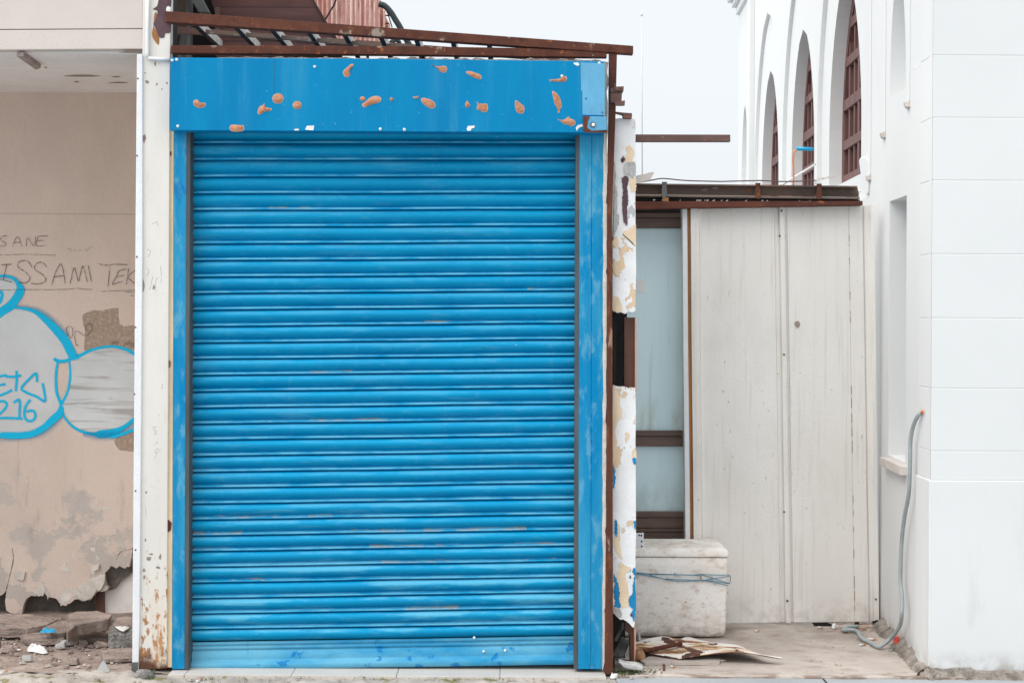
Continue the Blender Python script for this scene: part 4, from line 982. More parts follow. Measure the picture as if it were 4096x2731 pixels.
m.build('body', M['foam'], cool)
m = MB(); rbox(m, xl-.003, xr+.003, YX-.004, YX+.334, zt+.001, zl+.028, .03, 0, 2, .003, .034, .004); m.build('lid', M['foam'], cool)
m = MB(); r_ = random.Random(3)
for S in ([(500,622),(600,632),(720,636),(860,638),(1000,640),(1085,632)], [(500,632),(620,645),(760,672),(900,680),(1085,688),(1200,705),(1310,730)], [(640,640),(740,668),(860,690),(990,692),(1085,688),(1220,668),(1332,648)], [(1085,632),(1080,660),(1085,690)], [(1085,634),(1200,640),(1325,640)], [(1325,640),(1336,670),(1325,715)], [(1085,636),(1210,676),(1325,712)], [(500,618),(640,630),(800,634),(1085,645)], [(856,620),(858,650)], [(1085,686),(1200,695),(1325,716)]):
    Q = smooth_path(S, 5); m.tube([W(fI(*q), YX-.006-.004*abs(math.sin(i*.3))) for i, q in enumerate(Q)], .0021, 6)
top(m, 'twine', M['twine'], W(fI(900,690),YX), 'blue twine tied around the white foam box', 'twine')
m = MB(); P = pts(fI,(515,282),(590,277),(588,405),(562,410),(518,400)); m.pp(P, .36, .364)
for q in ((552,300),(570,300)): pass
pb = thing('bracket_plate', W(fI(552,410),.36), 'small white plate with two holes standing beside the foam box', 'plate')
m.build('plate', M['whitepaint'], pb, bevel=.001)
m = MB()
for q in ((552,300),(570,302),(572,352),(572,395)): m = MB(); m.disc(W(fI(*q), .3596), .0045, .0006, 8); m.build('hole', M['dark'], pb)
# bent rusty sheet on the slab
bk = [(500,1222,.42),(560,1200,.46),(650,1180,.50),(770,1170,.55),(880,1195,.50),(960,1168,.56),(1050,1185,.54),(1150,1205,.52),(1280,1226,.48),(1400,1247,.44),(1500,1290,.36),(1640,1330,.24),(1772,1351,.19)]
ft = [(500,1268,.34),(560,1285,.31),(650,1308,.29),(740,1330,.26),(880,1362,.22),(960,1350,.21),(1040,1336,.21),(1130,1318,.22),(1240,1306,.21),(1360,1303,.20),(1500,1318,.19),(1640,1336,.18),(1772,1352,.17)]
BK = smooth_path(bk, 5); FT = smooth_path(ft, 5); NK = 22
bands_ = [[(735,1178),(800,1182),(880,1222),(1000,1268),(1095,1300),(1060,1332),(960,1350),(890,1362),(905,1338),(980,1302),(930,1268),(850,1238),(745,1206)],
          [(520,1262),(640,1300),(720,1322),(860,1345),(870,1365),(700,1335),(520,1285)], [(1140,1225),(1230,1228),(1180,1245),(1130,1240)], [(560,1215),(640,1205),(600,1225)], [(1330,1262),(1440,1285),(1380,1285)]]
def inpoly2(p, P):
    c = False
    for (x1, y1), (x2, y2) in zip(P, P[1:]+P[:1]):
        if (y1 > p[1]) != (y2 > p[1]) and p[0] < (x2-x1)*(p[1]-y1)/(y2-y1)+x1: c = not c
    return c
m = MB(); V0 = []; V1 = []; Zp = []
for (a, b, y0_), (c, d, y1_) in zip(BK, FT):
    r0, r1, zz = [], [], []
    for k in range(NK+1):
        t = k/NK; q = (a+(c-a)*t, b+(d-b)*t); p = W(fI(*q), y0_+(y1_-y0_)*t); p.z = max(p.z, .006)+.003*math.sin(t*5+a*.01)
        r0.append(m.bm.verts.new(p)); r1.append(m.bm.verts.new(p-Vector((0,0,.003)))); zz.append(q)
    V0.append(r0); V1.append(r1); Zp.append(zz)
for i in range(len(V0)-1):
    for k in range(NK):
        q = (Zp[i][k][0]+18*mnoise.noise(Vector((i*.45,k*.45,1))), Zp[i][k][1]+9*mnoise.noise(Vector((i*.45,k*.45,5))))
        m.face([V0[i][k], V0[i+1][k], V0[i+1][k+1], V0[i][k+1]], 1 if any(inpoly2(q, B) for B in bands_) else 0, True)
        m.face([V1[i][k], V1[i][k+1], V1[i+1][k+1], V1[i+1][k]], 1, True)
    m.face([V0[i][NK], V0[i+1][NK], V1[i+1][NK], V1[i][NK]], 1); m.face([V0[i][0], V1[i][0], V1[i+1][0], V0[i+1][0]], 1)
rs = thing('rusty_sheet', Wz(fI(900,1365),0), 'buckled rusty white metal sheet lying on slab below foam box', 'metal sheet')
m.build('sheet', [M['rustsheet'], M['rustband']], rs)
m = MB(); m.tube([W(fI(*p), y)+Vector((0,0,.004)) for p, y in (((520,1312),.27),((640,1290),.30),((740,1270),.33),((830,1250),.36),((910,1235),.40))], .011, 8); m.build('rust_rib', M['rustpost'], rs)
m = MB(); P = [Wz(fI(*p), .012) for p in ((560,1370),(700,1310),(1000,1330),(1250,1350),(1240,1395),(760,1392),(600,1395))]; m.prism(P, (0,0,-.011))
top(m, 'flat_board', M['slab'], P[0]-Vector((0,0,.012)), 'thin grey board lying flat beneath the rusty metal sheet', 'board')

# ================================================================== WHITE BUILDING
wb = thing('white_building', W((3728,2690),0), 'white rendered building with tall pointed arch windows', 'building')
C0 = W((3724,1500),0); C0.z = 0; XC = C0.x
vd = Vector(((2307.5-SW/2)/FPX, 1, 0)).normalized(); nd = Vector((vd.y, -vd.x, 0))
def SZ(p, off=0.0):
    """photograph pixel -> (s, z) on the side wall plane shifted off into the building"""
    a, b = ray(p); d3 = Vector((a, 1, b)); o3 = Vector((0, -Z0, CAMH)); q = C0 + nd*off
    t = (q-o3).dot(nd)/d3.dot(nd); h = o3+d3*t
    return ((h-C0).dot(vd), h.z)
def SW3(s, z, d): return C0 + vd*s + nd*d + Vector((0,0,z))
def inpoly(p, P):
    c = False; n = len(P)
    for i in range(n):
        (x1, y1), (x2, y2) = P[i], P[(i+1) % n]
        if (y1 > p[1]) != (y2 > p[1]) and p[0] < (x2-x1)*(p[1]-y1)/(y2-y1)+x1: c = not c
    return c
def plate(m, outer, holes, d0, d1, mp=SW3, hole_d=None):
    """flat wall piece with openings; hole_d: depth of each opening's reveal"""
    V = []; E = []
    for P in [outer]+holes:
        b = len(V); V += [Vector(p) for p in P]; E += [(b+i, b+(i+1) % len(P)) for i in range(len(P))]
    r = delaunay_2d_cdt(V, E, [], 0, 1e-6)
    vv = [m.bm.verts.new(mp(p.x, p.y, d0)) for p in r[0]]
    for f in r[2]:
        c = (sum(r[0][i].x for i in f)/3, sum(r[0][i].y for i in f)/3)
        if inpoly(c, outer) and not any(inpoly(c, h) for h in holes): m.face([vv[i] for i in f])
    for k, P in enumerate([outer]+holes):
        if k == 0: continue
        dd = hole_d[k-1] if hole_d else d1
        a = [m.bm.verts.new(mp(x, y, d0)) for x, y in P]; b = [m.bm.verts.new(mp(x, y, dd)) for x, y in P]
        for i in range(len(P)): m.face([a[i], a[(i+1) % len(P)], b[(i+1) % len(P)], b[i]])
ZT = 5.2
def arch(sn, sf, zb, zs, za, n=10, grow=0.):
    """pointed arch outline; near jamb sn, far jamb sf"""
    sn -= grow; sf += grow; za += grow*1.6; mid = (sn+sf)/2; hw = (sf-sn)/2
    L = []
    for i in range(n+1):
        t = i/n; a = t*math.pi/2
        L.append((t, ))
    pf = lambda t: .80*(1-math.sqrt(max(0,1-t*t)))+.20*t**1.6
    near = [(sn + hw*pf(i/n), zs+(za-zs)*(i/n)) for i in range(n)]
    far = [(sf - hw*pf(i/n), zs+(za-zs)*(i/n)) for i in range(n)]
    return [(sn, zb)] + near + [(mid, za)] + far[::-1] + [(sf, zb)]

ARC = [2.32, 3.97, 5.74, 7.35]; HW = .53; ZS, ZA, ZB = 2.80, 3.76, 2.48
inner = [arch(c-HW, c+HW, ZB, ZS, ZA, 14) for c in ARC[:3]] + [arch(ARC[3]-.24, ARC[3]+.24, ZB, 3.0, 3.70, 12)]
outer_ = [arch(c-HW-.29, c+HW+.29, ZB-.16, ZS+.15, 4.26, 16) for c in ARC[:3]]
rect = [(.50,.925),(.50,2.245),(.885,2.245),(.885,.925)]
blind = arch(.535, .89, 2.775, 2.85, 3.42, 14)
m = MB()
plate(m, [(0,-.12),(0,ZT),(7.9,ZT),(7.9,-.12)], [rect, blind] + outer_ + [inner[3]], 0, .3, hole_d=[.20, .16] + [.03]*3 + [.10])
for c, I, O in zip(ARC[:3], inner[:3], outer_):
    plate(m, O, [I], .03, .03, hole_d=[.15])
m.prism([SW3(.45,.85,.2), SW3(.95,.85,.2), SW3(.95,2.3,.2), SW3(.45,2.3,.2)], nd*.02)
m.prism([SW3(.5,2.7,.16), SW3(.95,2.7,.16), SW3(.95,3.7,.16), SW3(.5,3.7,.16)], nd*.02)
m.prism([SW3(6.9,2.3,.10), SW3(7.6,2.3,.10), SW3(7.6,3.8,.10), SW3(6.9,3.8,.10)], nd*.02)
m.build('side_wall', M['white'], wb, recalc=False)
# front courses, real joints between them
rows = [W((3728, y*1.7415), 0).z for y in (1102,1035,891,730,583,414,270,127)] + [W((3728,-40),0).z, W((3728,-300),0).z, W((3728,-560),0).z, ZT]
m = MB(); m.box(XC-.006, 5.5, -.006, .22, -.1, rows[0]-.0005); plinth = m.build('plinth', M['white'], wb, bevel=.004)
m = MB()
for a, b in zip(rows, rows[1:]): m.box(XC+.001, 5.5, 0, .2, a+.0005, b-.0005)
m.build('front_wall', M['white'], wb, bevel=.003)
m = MB(); m.box(XC+.004, 5.5, .0022, .19, rows[0], ZT); m.build('wall_core', M['groove'], wb)
m = MB()
for z in rows[7:10]:
    m.prism([SW3(.001,z-.003,-.0006), SW3(.42,z-.003,-.0006), SW3(.42,z+.003,-.0006), SW3(.001,z+.003,-.0006)], nd*.0004)
for z in rows[6:10]:
    for a, b in ((.98,1.08),): m.prism([SW3(a,z-.003,-.0006), SW3(b,z-.003,-.0006), SW3(b,z+.003,-.0006), SW3(a,z+.003,-.0006)], nd*.0004)
for k in range(6):
    z = 3.05+.335*k; m.prism([SW3(6.75 if z > 3.75 else 7.58,z-.004,-.0006), SW3(7.9,z-.004,-.0006), SW3(7.9,z+.004,-.0006), SW3(6.75 if z > 3.75 else 7.58,z+.004,-.0006)], nd*.0004)
m.build('wall_joint', M['groove'], wb)
# mouldings: slim proud strips ending in little corbels
def strip_(m, s0, s1, z0, z1, d=.03): m.prism([SW3(s0,z0,-d), SW3(s1,z0,-d), SW3(s1,z1,-d), SW3(s0,z1,-d)], nd*(d+.001))
for s_, zb in ((.44,2.70), (.99,2.62), (1.36,2.43)):
    m = MB(); strip_(m, s_, s_+.05, zb, ZT, .009); mo = m.build('moulding', M['white'], wb, bevel=.005)
    m = MB(); m.prism([SW3(s_-.004,zb-.030,-.020), SW3(s_+.054,zb-.030,-.012), SW3(s_+.054,zb-.001,-.024), SW3(s_-.004,zb-.001,-.024)], nd*.024); m.build('corbel', M['corb'], mo, bevel=.004)
for a_, b_, d_ in ((6.60,6.78,.05),):
    m = MB(); strip_(m, a_, b_, 2.2, ZT, d_); m.build('moulding', M['white'], wb, bevel=.006)
m = MB()
P = smooth_path([fJ(1172,1150), fJ(1180,1260), fJ(1200,1340), fJ(1222,1410), fJ(1232,1390), fJ(1236,1250), fJ(1232,1150)], 4, True)
m.prism([SW3(*SZ(p), -.012) for p in P], nd*.014); m.build('plaster_bulge', M['white'], wb, bevel=.012)
# cornice at the far corner
m = MB()
for k, (o, z0, z1) in enumerate(((.03,4.70,4.78),(.07,4.78,4.84),(.11,4.84,4.90),(.16,4.90,4.99),(.13,4.99,5.2))):
    m.prism([SW3(6.9,z0,-o), SW3(7.9+o,z0,-o), SW3(7.9+o,z1-.002,-o), SW3(6.9,z1-.002,-o)], nd*(o+.2))
m.build('cornice', M['white'], wb, bevel=.01)
m = MB(); m.prism([SW3(7.9,-.1,.001), SW3(7.9,ZT,.001), SW3(7.9,ZT,3), SW3(7.9,-.1,3)], vd*.02); m.build('rear_wall', M['white'], wb)
# window joinery
for c in ARC[:3]:
    I = arch(c-HW, c+HW, ZB, ZS, ZA, 14); w_ = bpy.data.objects.new('window', None)
    D = .115
    m = MB()
    def bar_(s0, s1, z0, z1, d=D, t=.035): m.prism([SW3(s0,z0,d), SW3(s1,z0,d), SW3(s1,z1,d), SW3(s0,z1,d)], nd*t)
    hw = HW-.0
    def top_at(s):
        k = 1-abs(s-c)/HW; t = 0
        while t < 1 and .80*(1-math.sqrt(max(0,1-t*t)))+.20*t**1.6 < k: t += .01
        return ZS+(ZA-ZS)*min(1,t) if k > 0 else ZS
    for k in range(7):
        s = c-HW+.03+(2*HW-.06)*k/6; wdt = .03 if k in (0, 6) else (.026 if k == 3 else .016)
        bar_(s-wdt, s+wdt, ZB, max(ZB+.2, top_at(s)-.01), D+(.0 if k in (0,3,6) else .006))
    for z, h in ((ZB+.035,.05),(2.76,.03),(3.02,.035),(3.29,.03),(3.52,.03)):
        ks = [s for s in [c-HW+i*.01 for i in range(104)] if top_at(s) > z+.02]
        if ks: bar_(ks[0], ks[-1], z-h, z+h, D-.004, .03)
    I2 = arch(c-HW+.045, c+HW-.045, ZB+.03, ZS, ZA-.09, 14); plate(m, I, [I2], D-.002, D+.03)
    win = m.build('window', M['winwood'], wb, bevel=.003)
    m = MB(); P = arch(c-HW, c+HW, ZB, ZS, ZA, 14); m.prism([SW3(x, z, D+.04) for x, z in P], nd*.01); m.build('pane', M['pane'], win)
    m = MB(); m.prism([SW3(c-HW,ZB-.10,.025), SW3(c+HW,ZB-.10,.025), SW3(c+HW,ZB+.02,.12), SW3(c-HW,ZB+.02,.12)], nd*.03+Vector((0,0,-.02))); m.build('window_sill', M['white'], wb)
m = MB(); m.prism([SW3(.46,.865,-.035), SW3(.93,.865,-.035), SW3(.93,.912,-.035), SW3(.46,.912,-.035)], nd*.12); m.build('recess_sill', M['sill'], wb, bevel=.003)
# mortar skirts at the foot of the white building
m = MB(); A_, B_, C_ = [], [], []
for i in range(61):
    s = 1.09*i/60-.01; w = .055+.03*mnoise.noise(Vector((s*9,0,1)))+.02*mnoise.noise(Vector((s*30,0,2))); h = .045+.03*mnoise.noise(Vector((s*11,3,1)))+.015*mnoise.noise(Vector((s*40,3,1)))
    A_.append(m.bm.verts.new(SW3(s, -.02, -w-.012))); B_.append(m.bm.verts.new(SW3(s, h*.45+.008*mnoise.noise(Vector((s*37,1,1))), -w*.55-.012))); C_.append(m.bm.verts.new(SW3(s, max(.015,h), -.001)))
for P, Q in ((A_,B_),(B_,C_)):
    for i in range(60): m.face([P[i], P[i+1], Q[i+1], Q[i]])
m.build('mortar_skirt', M['mortar'], wb)
m = MB(); A_, B_, C_ = [], [], []
for i in range(121):
    x = XC-.03+2.6*i/120; w = .05+.035*mnoise.noise(Vector((x*5,0,1)))+.02*mnoise.noise(Vector((x*21,0,2))); h = .035-.025*min(1,i/60)+.022*mnoise.noise(Vector((x*7,3,1)))+.008*mnoise.noise(Vector((x*33,3,1)))
    A_.append(m.bm.verts.new((x, -w-.03, -.04))); B_.append(m.bm.verts.new((x, -w*.45-.012, max(-.032,h*.5-.012)+.006*mnoise.noise(Vector((x*29,1,1)))))); C_.append(m.bm.verts.new((x, -.010, max(-.012,h))))
for P, Q in ((A_,B_),(B_,C_)):
    for i in range(120): m.face([P[i], P[i+1], Q[i+1], Q[i]])
m.build('mortar_skirt', M['mortar'], wb)
m = MB(); bmesh.ops.create_icosphere(m.bm, subdivisions=3, radius=1)
for v in m.bm.verts: v.co = Vector((XC+.004, -.012, -.008)) + Vector((v.co.x*.05, v.co.y*.045, v.co.z*.045))*(1+.4*mnoise.noise(v.co*2.2)+.15*mnoise.noise(v.co*6))
m.build('mortar_skirt', M['mortar'], wb)
# grey hose from the wall to the slab
def hang(p, o): 
    s, z = SZ(p, -o); return SW3(s, z, -o)
hp = [hang(fM(606,232),.006), hang(fM(590,245),.02), hang(fM(560,300),.03), hang(fM(537,400),.035), hang(fM(533,560),.035), hang(fM(525,740),.035), hang(fM(500,880),.035), hang(fM(480,1050),.035), hang(fM(473,1280),.035), hang(fM(484,1400),.04)]
Yh = hp[-1].y
hp += [W(fL(1302,330),Yh-.02), W(fL(1292,410),Yh*.7+.16), W(fL(1262,472),Yh*.35+.345), W(fL(1200,545),.535), Wz(fL(1112,612),.014), Wz(fL(1040,580),.016), Wz(fL(955,535),.016), Wz(fL(930,490),.016), Wz(fL(885,468),.018), Wz(fL(800,466),.020), Wz(fL(848,442),.022), Wz(fL(925,438),.016)]
Q = smooth_path([tuple(p) for p in hp], 14); L_ = [Vector(q) for q in Q]
# even resampling for the corrugation
D_ = [0]
for a, b in zip(L_, L_[1:]): D_.append(D_[-1]+(b-a).length)
NN = int(D_[-1]/.0042); RS = []; j = 0
for i in range(NN+1):
    t = D_[-1]*i/NN
    while j < len(D_)-2 and D_[j+1] < t: j += 1
    RS.append(L_[j].lerp(L_[j+1], (t-D_[j])/max(1e-9, D_[j+1]-D_[j])))
hs = thing('hose', Wz(fL(1112,612),0), 'grey corrugated hose hanging from the white wall and coiling onto slab', 'hose')
m = MB(); m.tube(RS, [.0098+.0009*math.sin(i*math.pi/1.5) for i in range(len(RS))], 10); m.build('pipe', M['hose'], hs)
m = MB(); m.tube([hang(fM(606,238),.012), hang(fM(612,222),.014)], .006, 8); m.build('orange_end', M['orange'], hs)
m = MB(); m.prism([SW3(*SZ(p), -.003) for p in pts(fM,(603,150),(609,145),(616,165),(613,225),(612,262),(603,240),(600,200))], nd*.0028)
m.build('wall_slot', M['greyplaster'], hs)

# ================================================================== ABOVE AND BEHIND THE SHUTTER
YR = 1.3
cn = thing('timber_canopy', W((1000,200),YR), 'dark brown boarded lean-to roof behind the rusty steel frame', 'canopy')
m = MB(); P = pts(fE,(470,-160),(1300,-160),(1395,0),(1500,182),(1600,345),(1640,480),(560,480),(560,120))
A = [W(p, YR+(.9 if p[1] < 0 else .9*max(0,(150-p[1])/150))) for p in P]
m.prism([W(p, YR) for p in P], (0,.06,0)); m.build('boards', M['boards'], cn)
m = MB(); m.pp(pts(fE,(1290,-160),(1306,-160),(1402,0),(1507,182),(1610,345),(1596,347),(1494,186),(1388,0)), YR-.012, YR-.001); m.build('edge_trim', M['rustblack'], cn)
m = MB(); m.pp(pts(fQ,(1112,120),(1180,120),(1180,520),(1112,520)), YR-.06, YR-.01); m.build('batten', M['rustgrey'], cn)
hu = thing('timber_shed', W((760,230),1.15), 'dark weathered timber shed end between cream column and brown canopy', 'shed')
m = MB(); m.pp(pts(fQ,(200,-300),(1250,-300),(1250,1100),(200,1100)), 1.42, 1.5); m.build('back_board', M['dark'], hu)
m = MB(); m.pp(pts(fQ,(330,-300),(610,-300),(620,540),(330,560)), 1.30, 1.36); m.build('board', simple('olive grey board', srgb(86,76,66), .85, .35, 6, .2), hu)
m = MB(); m.pp(pts(fQ,(612,-300),(690,-300),(680,1100),(618,1100)), 1.22, 1.29); m.build('post', M['greymetal'], hu, bevel=.003)
m = MB(); m.pp(pts(fQ,(330,575),(610,575),(610,1000),(330,1000)), 1.31, 1.35); m.build('panel', M['greymetal'], hu)
m = MB(); m.pp(pts(fQ,(540,-300),(740,-300),(1010,215),(830,215)), 1.14, 1.20); m.build('brace', M['greymetal'], hu, bevel=.003)
m = MB(); m.pp(pts(fQ,(480,590),(505,590),(475,800),(450,800)), 1.295, 1.305); m.build('batten', M['rustblack'], hu)
ps = MB(); YS = 2.3
Pk = pts(fR,(300,-200),(1500,-200),(1580,-40),(1625,80),(1680,220),(1720,380),(1760,500),(1610,760),(1600,820),(850,820))
# corrugated: sampled columns clipped to the outline
tl = lambda u: None
cols = []; NCOL = 90
for i in range(NCOL+1):
    xx = 300+(1760-300)*i/NCOL
    ytop = -200 if xx < 1500 else -200+(xx-1500)/260*700
    ybot = 820 if xx < 1610 else (820-(xx-1610)/150*320)
    if ytop > ybot: ytop = ybot-4
    dd = .014*math.sin(i*2*math.pi/5)
    cols.append((ps.bm.verts.new(W(fR(xx,ytop), YS)+Vector((0,dd,0))), ps.bm.verts.new(W(fR(xx,ybot), YS)+Vector((0,dd,0)))))
for a, b in zip(cols, cols[1:]): ps.face([a[0], b[0], b[1], a[1]])
o = top(ps, 'corrugated_sheet', M['pink'], W(fR(1200,820),YS), 'faded pink corrugated sheet streaked with rust against the sky', 'sheet')
sd = o.modifiers.new('thick', 'SOLIDIFY'); sd.thickness = .012; sd.offset = 1
m = MB(); C = smooth_path([fR(640,350), fR(700,250), fR(745,170), fR(790,100), fR(835,-20)], 5); m.tube([W(p, YS-.05) for p in C], .006, 6); top(m, 'dark_wire', M['rustblack'], W(fR(640,350),YS-.05), 'dark wire hanging down across the pink corrugated sheet', 'wire')
m = MB(); C = smooth_path([fR(1560,75), fR(1640,95), fR(1710,150), fR(1780,235), fR(1850,350), fR(1930,480), fR(2030,680), fR(2120,830)], 5); m.tube([W(p, YS-.1) for p in C], .019, 10); top(m, 'thick_cable', M['black'], W(fR(2030,700),YS-.1), 'thick black cable arching from the pink sheet down to the rail', 'cable')
m = MB(); C = [fR(1680,170), fR(1720,250), fR(1755,360), fR(1790,475)]; m.tube([W(p, YS-.08) for p in C], .0035, 5)
for a, b in ((fR(1675,270),fR(1780,275)), (fR(1670,405),fR(1735,408))): m.tube([W(a,YS-.08), W(b,YS-.08)], .0045, 5)
top(m, 'fixing_wire', M['rustblack'], W(fR(1790,475),YS-.08), 'thin wire and pegs at the pink sheet edge inside the black cable arch', 'wire')
m = MB()
for k, (cx, cy, rx, ry) in enumerate(((1840,740,90,60),(1850,750,70,45),(1870,755,60,50),(1850,745,40,38))):
    m.tube([W(fR(cx+rx*math.cos(a), cy+ry*math.sin(a)), YS-.4+.03*k+.02*math.sin(a)) for a in [2*math.pi*i/26 for i in range(27)]], .007, 6)
top(m, 'wire_coil', M['greymetal'], W(fR(1850,800),YS-.4), 'loose coil of grey wire seen below the steel rail', 'wire coil')
m = MB(); m.tube([W((2569,700),7), W((2567,52),7)], [.006,.005], 6); m.tube([W((2567,64),7), W((2567,54),7)], .011, 8); top(m, 'antenna_pole', M['pole'], W((2569,700),7), 'very thin pale antenna pole far off against the sky', 'pole')
# shop roof and side behind the hood
m = MB(); m.box(W((690,300),0).x, W((2400,300),0).x, .30, 3.2, 2.62, 2.66); o = m.build('flat_roof', M['dark'], sh)

# ================================================================== RUBBLE, LITTER
def slab_stone(px_top, px_bot, zt0, zt1, mat, label, seed, cat='stone', name='stone_slab', ny=5):
    """broken flat stone: top outline pixels at heights zt0(front)..zt1(back), extruded down"""
    r_ = random.Random(seed)
    m = MB(); P = []
    ys = [p[1] for p in px_top]; lo, hi = min(ys), max(ys)
    Q = []
    for a, b in zip(px_top, px_top[1:]+px_top[:1]):
        for k in range(3):
            t = k/3; Q.append((a[0]+(b[0]-a[0])*t+r_.uniform(-2.5,2.5), a[1]+(b[1]-a[1])*t+r_.uniform(-1.5,1.5)))
    for p in Q:
        t = (hi-p[1])/(hi-lo); P.append(Wz(fC(*p), zt0+(zt1-zt0)*t+r_.uniform(-.0015,.0015)))
    n = len(P); c = sum(P, Vector())/n
    a = [m.bm.verts.new(p) for p in P]; b = [m.bm.verts.new(Vector((c.x+(p.x-c.x)*.97+r_.uniform(-.003,.003), c.y+(p.y-c.y)*.97, max(.0, p.z-px_bot+r_.uniform(-.003,.003))))) for p in P]
    m.face(a)
    for i in range(n):
        m.face([a[i], b[i], b[(i+1) % n], a[(i+1) % n]])
    m.face(b[::-1])
    top(m, name, mat, (c.x, c.y, min(v.co.z for v in b)), label, cat, 'broken stone slabs in the recess', bevel=.004)
slab_stone([(465,1120),(480,1075),(540,1058),(690,1052),(800,1078),(775,1110),(640,1135),(545,1150),(480,1205)], .055, .105, .135, M['stone'], 'large tilted brown stone slab below the torn hole in the beige wall', 1)
slab_stone([(-80,1160),(-60,1085),(60,1072),(180,1075),(300,1092),(420,1110),(330,1150),(200,1175),(60,1180)], .05, .06, .085, M['stone'], 'wide brown stone slab farthest from the column, along beige wall foot', 2)
slab_stone([(300,1175),(400,1128),(475,1122),(520,1150),(468,1205),(380,1212)], .05, .05, .07, M['stone'], 'small brown stone slab wedged beside the large tilted slab', 3)
slab_stone([(140,1232),(200,1208),(330,1205),(460,1222),(455,1250),(330,1262),(200,1258)], .03, .028, .034, M['stone'], 'low brown stone slab lying in front of the blue plastic scrap', 4)
slab_stone([(520,1225),(600,1205),(720,1200),(790,1215),(760,1250),(640,1255),(560,1250)], .03, .022, .03, M['stone'], 'thin brown stone under the overhang of the large tilted slab', 5)
slab_stone([(770,1195),(790,1175),(860,1172),(960,1180),(960,1215),(850,1222),(780,1215)], .075, .075, .09, M['stonegrey'], 'grey broken block against the white corner strip', 6)
slab_stone([(800,1150),(830,1100),(900,1092),(960,1100),(960,1160),(870,1172)], .06, .09, .13, M['stone'], 'brown block leaning behind the grey block near corner strip', 7)
slab_stone([(718,1345),(730,1330),(850,1318),(960,1312),(960,1385),(840,1392),(740,1392)], .03, .02, .035, M['stone'], 'flat brown stone nearest the foot of the white corner strip', 8)
slab_stone([(-60,1150),(-40,1138),(30,1140),(50,1152),(20,1175),(-50,1172)], .04, .06, .07, M['stonegrey'], 'small dark stone at the far end of the recess rubble', 9)
r_ = random.Random(77)
for k in range(34):
    x, y = r_.uniform(-50, 935), 1120+abs(r_.gauss(0,.5))*230
    if y > 1440: continue
    c = Wz(fC(x,y),0); a0 = r_.uniform(0,6); w_, d_, h_ = r_.uniform(.02,.055), r_.uniform(.015,.035), r_.uniform(.008,.028); nn = r_.randint(5,8); m = MB()
    tl1, tl2 = r_.uniform(-.4,.4), r_.uniform(-.3,.5)
    A = [(w_*r_.uniform(.7,1.1)*math.cos(a0+2*math.pi*i/nn), d_*r_.uniform(.7,1.1)*math.sin(a0+2*math.pi*i/nn)) for i in range(nn)]
    b0 = [m.bm.verts.new(c+Vector((x_, y_, 0))) for x_, y_ in A]; b1 = [m.bm.verts.new(c+Vector((x_*.9, y_*.9, max(.003, h_+tl1*x_+tl2*y_)))) for x_, y_ in A]
    m.face(b0[::-1]); m.face(b1)
    for i in range(nn): m.face([b0[i], b0[(i+1)%nn], b1[(i+1)%nn], b1[i]])
    top(m, 'rubble_piece', [M['stone'], M['stonegrey'], M['stone'], M['greyplaster']][k%4], c, 'small broken chunk among the rubble on the recess floor', 'rubble', 'small broken chunks on the recess floor', bevel=.002)
# small rubble chips
def chips(name, mat, spots, label, cat, seed, kind='stuff'):
    m = MB(); r_ = random.Random(seed)
    for p, s in spots:
        k = r_.randint(4, 6); h = s*r_.uniform(.3,.8); a0 = r_.uniform(0,6)
        P = [p+Vector((s*r_.uniform(.6,1.1)*math.cos(a0+2*math.pi*i/k), s*r_.uniform(.5,1)*math.sin(a0+2*math.pi*i/k), 0)) for i in range(k)]
        a = [m.bm.verts.new(q) for q in P]; b = [m.bm.verts.new(p+(q-p)*r_.uniform(.5,.9)+Vector((0,0,h*r_.uniform(.6,1.1)))) for q in P]
        m.face(b)
        for i in range(k): m.face([a[i], a[(i+1) % k], b[(i+1) % k], b[i]])
    o = m.build(name, mat); tagset(o, label, cat, kind=kind); return o
r_ = random.Random(21); sp = []
for k in range(900):
    x = r_.uniform(-60, 945); y = 1110+290*abs(r_.gauss(0,.55)) if r_.random() < .7 else r_.uniform(1100,1460)
    if y > 1465: continue
    p = Wz(fC(x, y), 0); sp.append((p, (abs(r_.gauss(0,.007))+.0025)*(2.6 if r_.random() < .06 else 1)))
chips('rubble', M['rubble'], sp[:230], 'pale plaster crumbs scattered over the recess floor', 'rubble', 1)
chips('rubble', M['stone'], sp[230:], 'dark stone crumbs scattered among the recess slabs', 'rubble', 2)
sp = []
for k in range(190):
    x = r_.uniform(500, 1290); t = r_.random(); y = 440+190*abs(r_.gauss(0,.5)) if x > 850 else r_.uniform(430,830)
    if x > 1000+ (y-400)*1.0: continue
    sp.append((Wz(fL(x, y), .0), abs(r_.gauss(0,.005))+.0022))
for k in range(90): sp.append((Wz((r_.uniform(2560,3720), r_.gauss(2690,5)), -.002), abs(r_.gauss(0,.006))+.003))
for k in range(60): sp.append((Wz(fI(r_.uniform(330,800), r_.gauss(1430,40)), 0), abs(r_.gauss(0,.007))+.003))
chips('gravel', M['slab'], sp, 'fine grit and crumbs strewn on the pale slab', 'gravel', 3)
sp = [(W((r_.uniform(0, 2400), r_.uniform(2700,2728)), 0)*1, 0) for _ in range(2)]
sp = [(Wz((r_.uniform(0,2420), r_.uniform(2702,2731)), -.012), abs(r_.gauss(0,.008))+.003) for _ in range(170)]
chips('gravel', M['kerb'], sp, 'loose crumbs along the broken mossy kerb', 'gravel', 4)
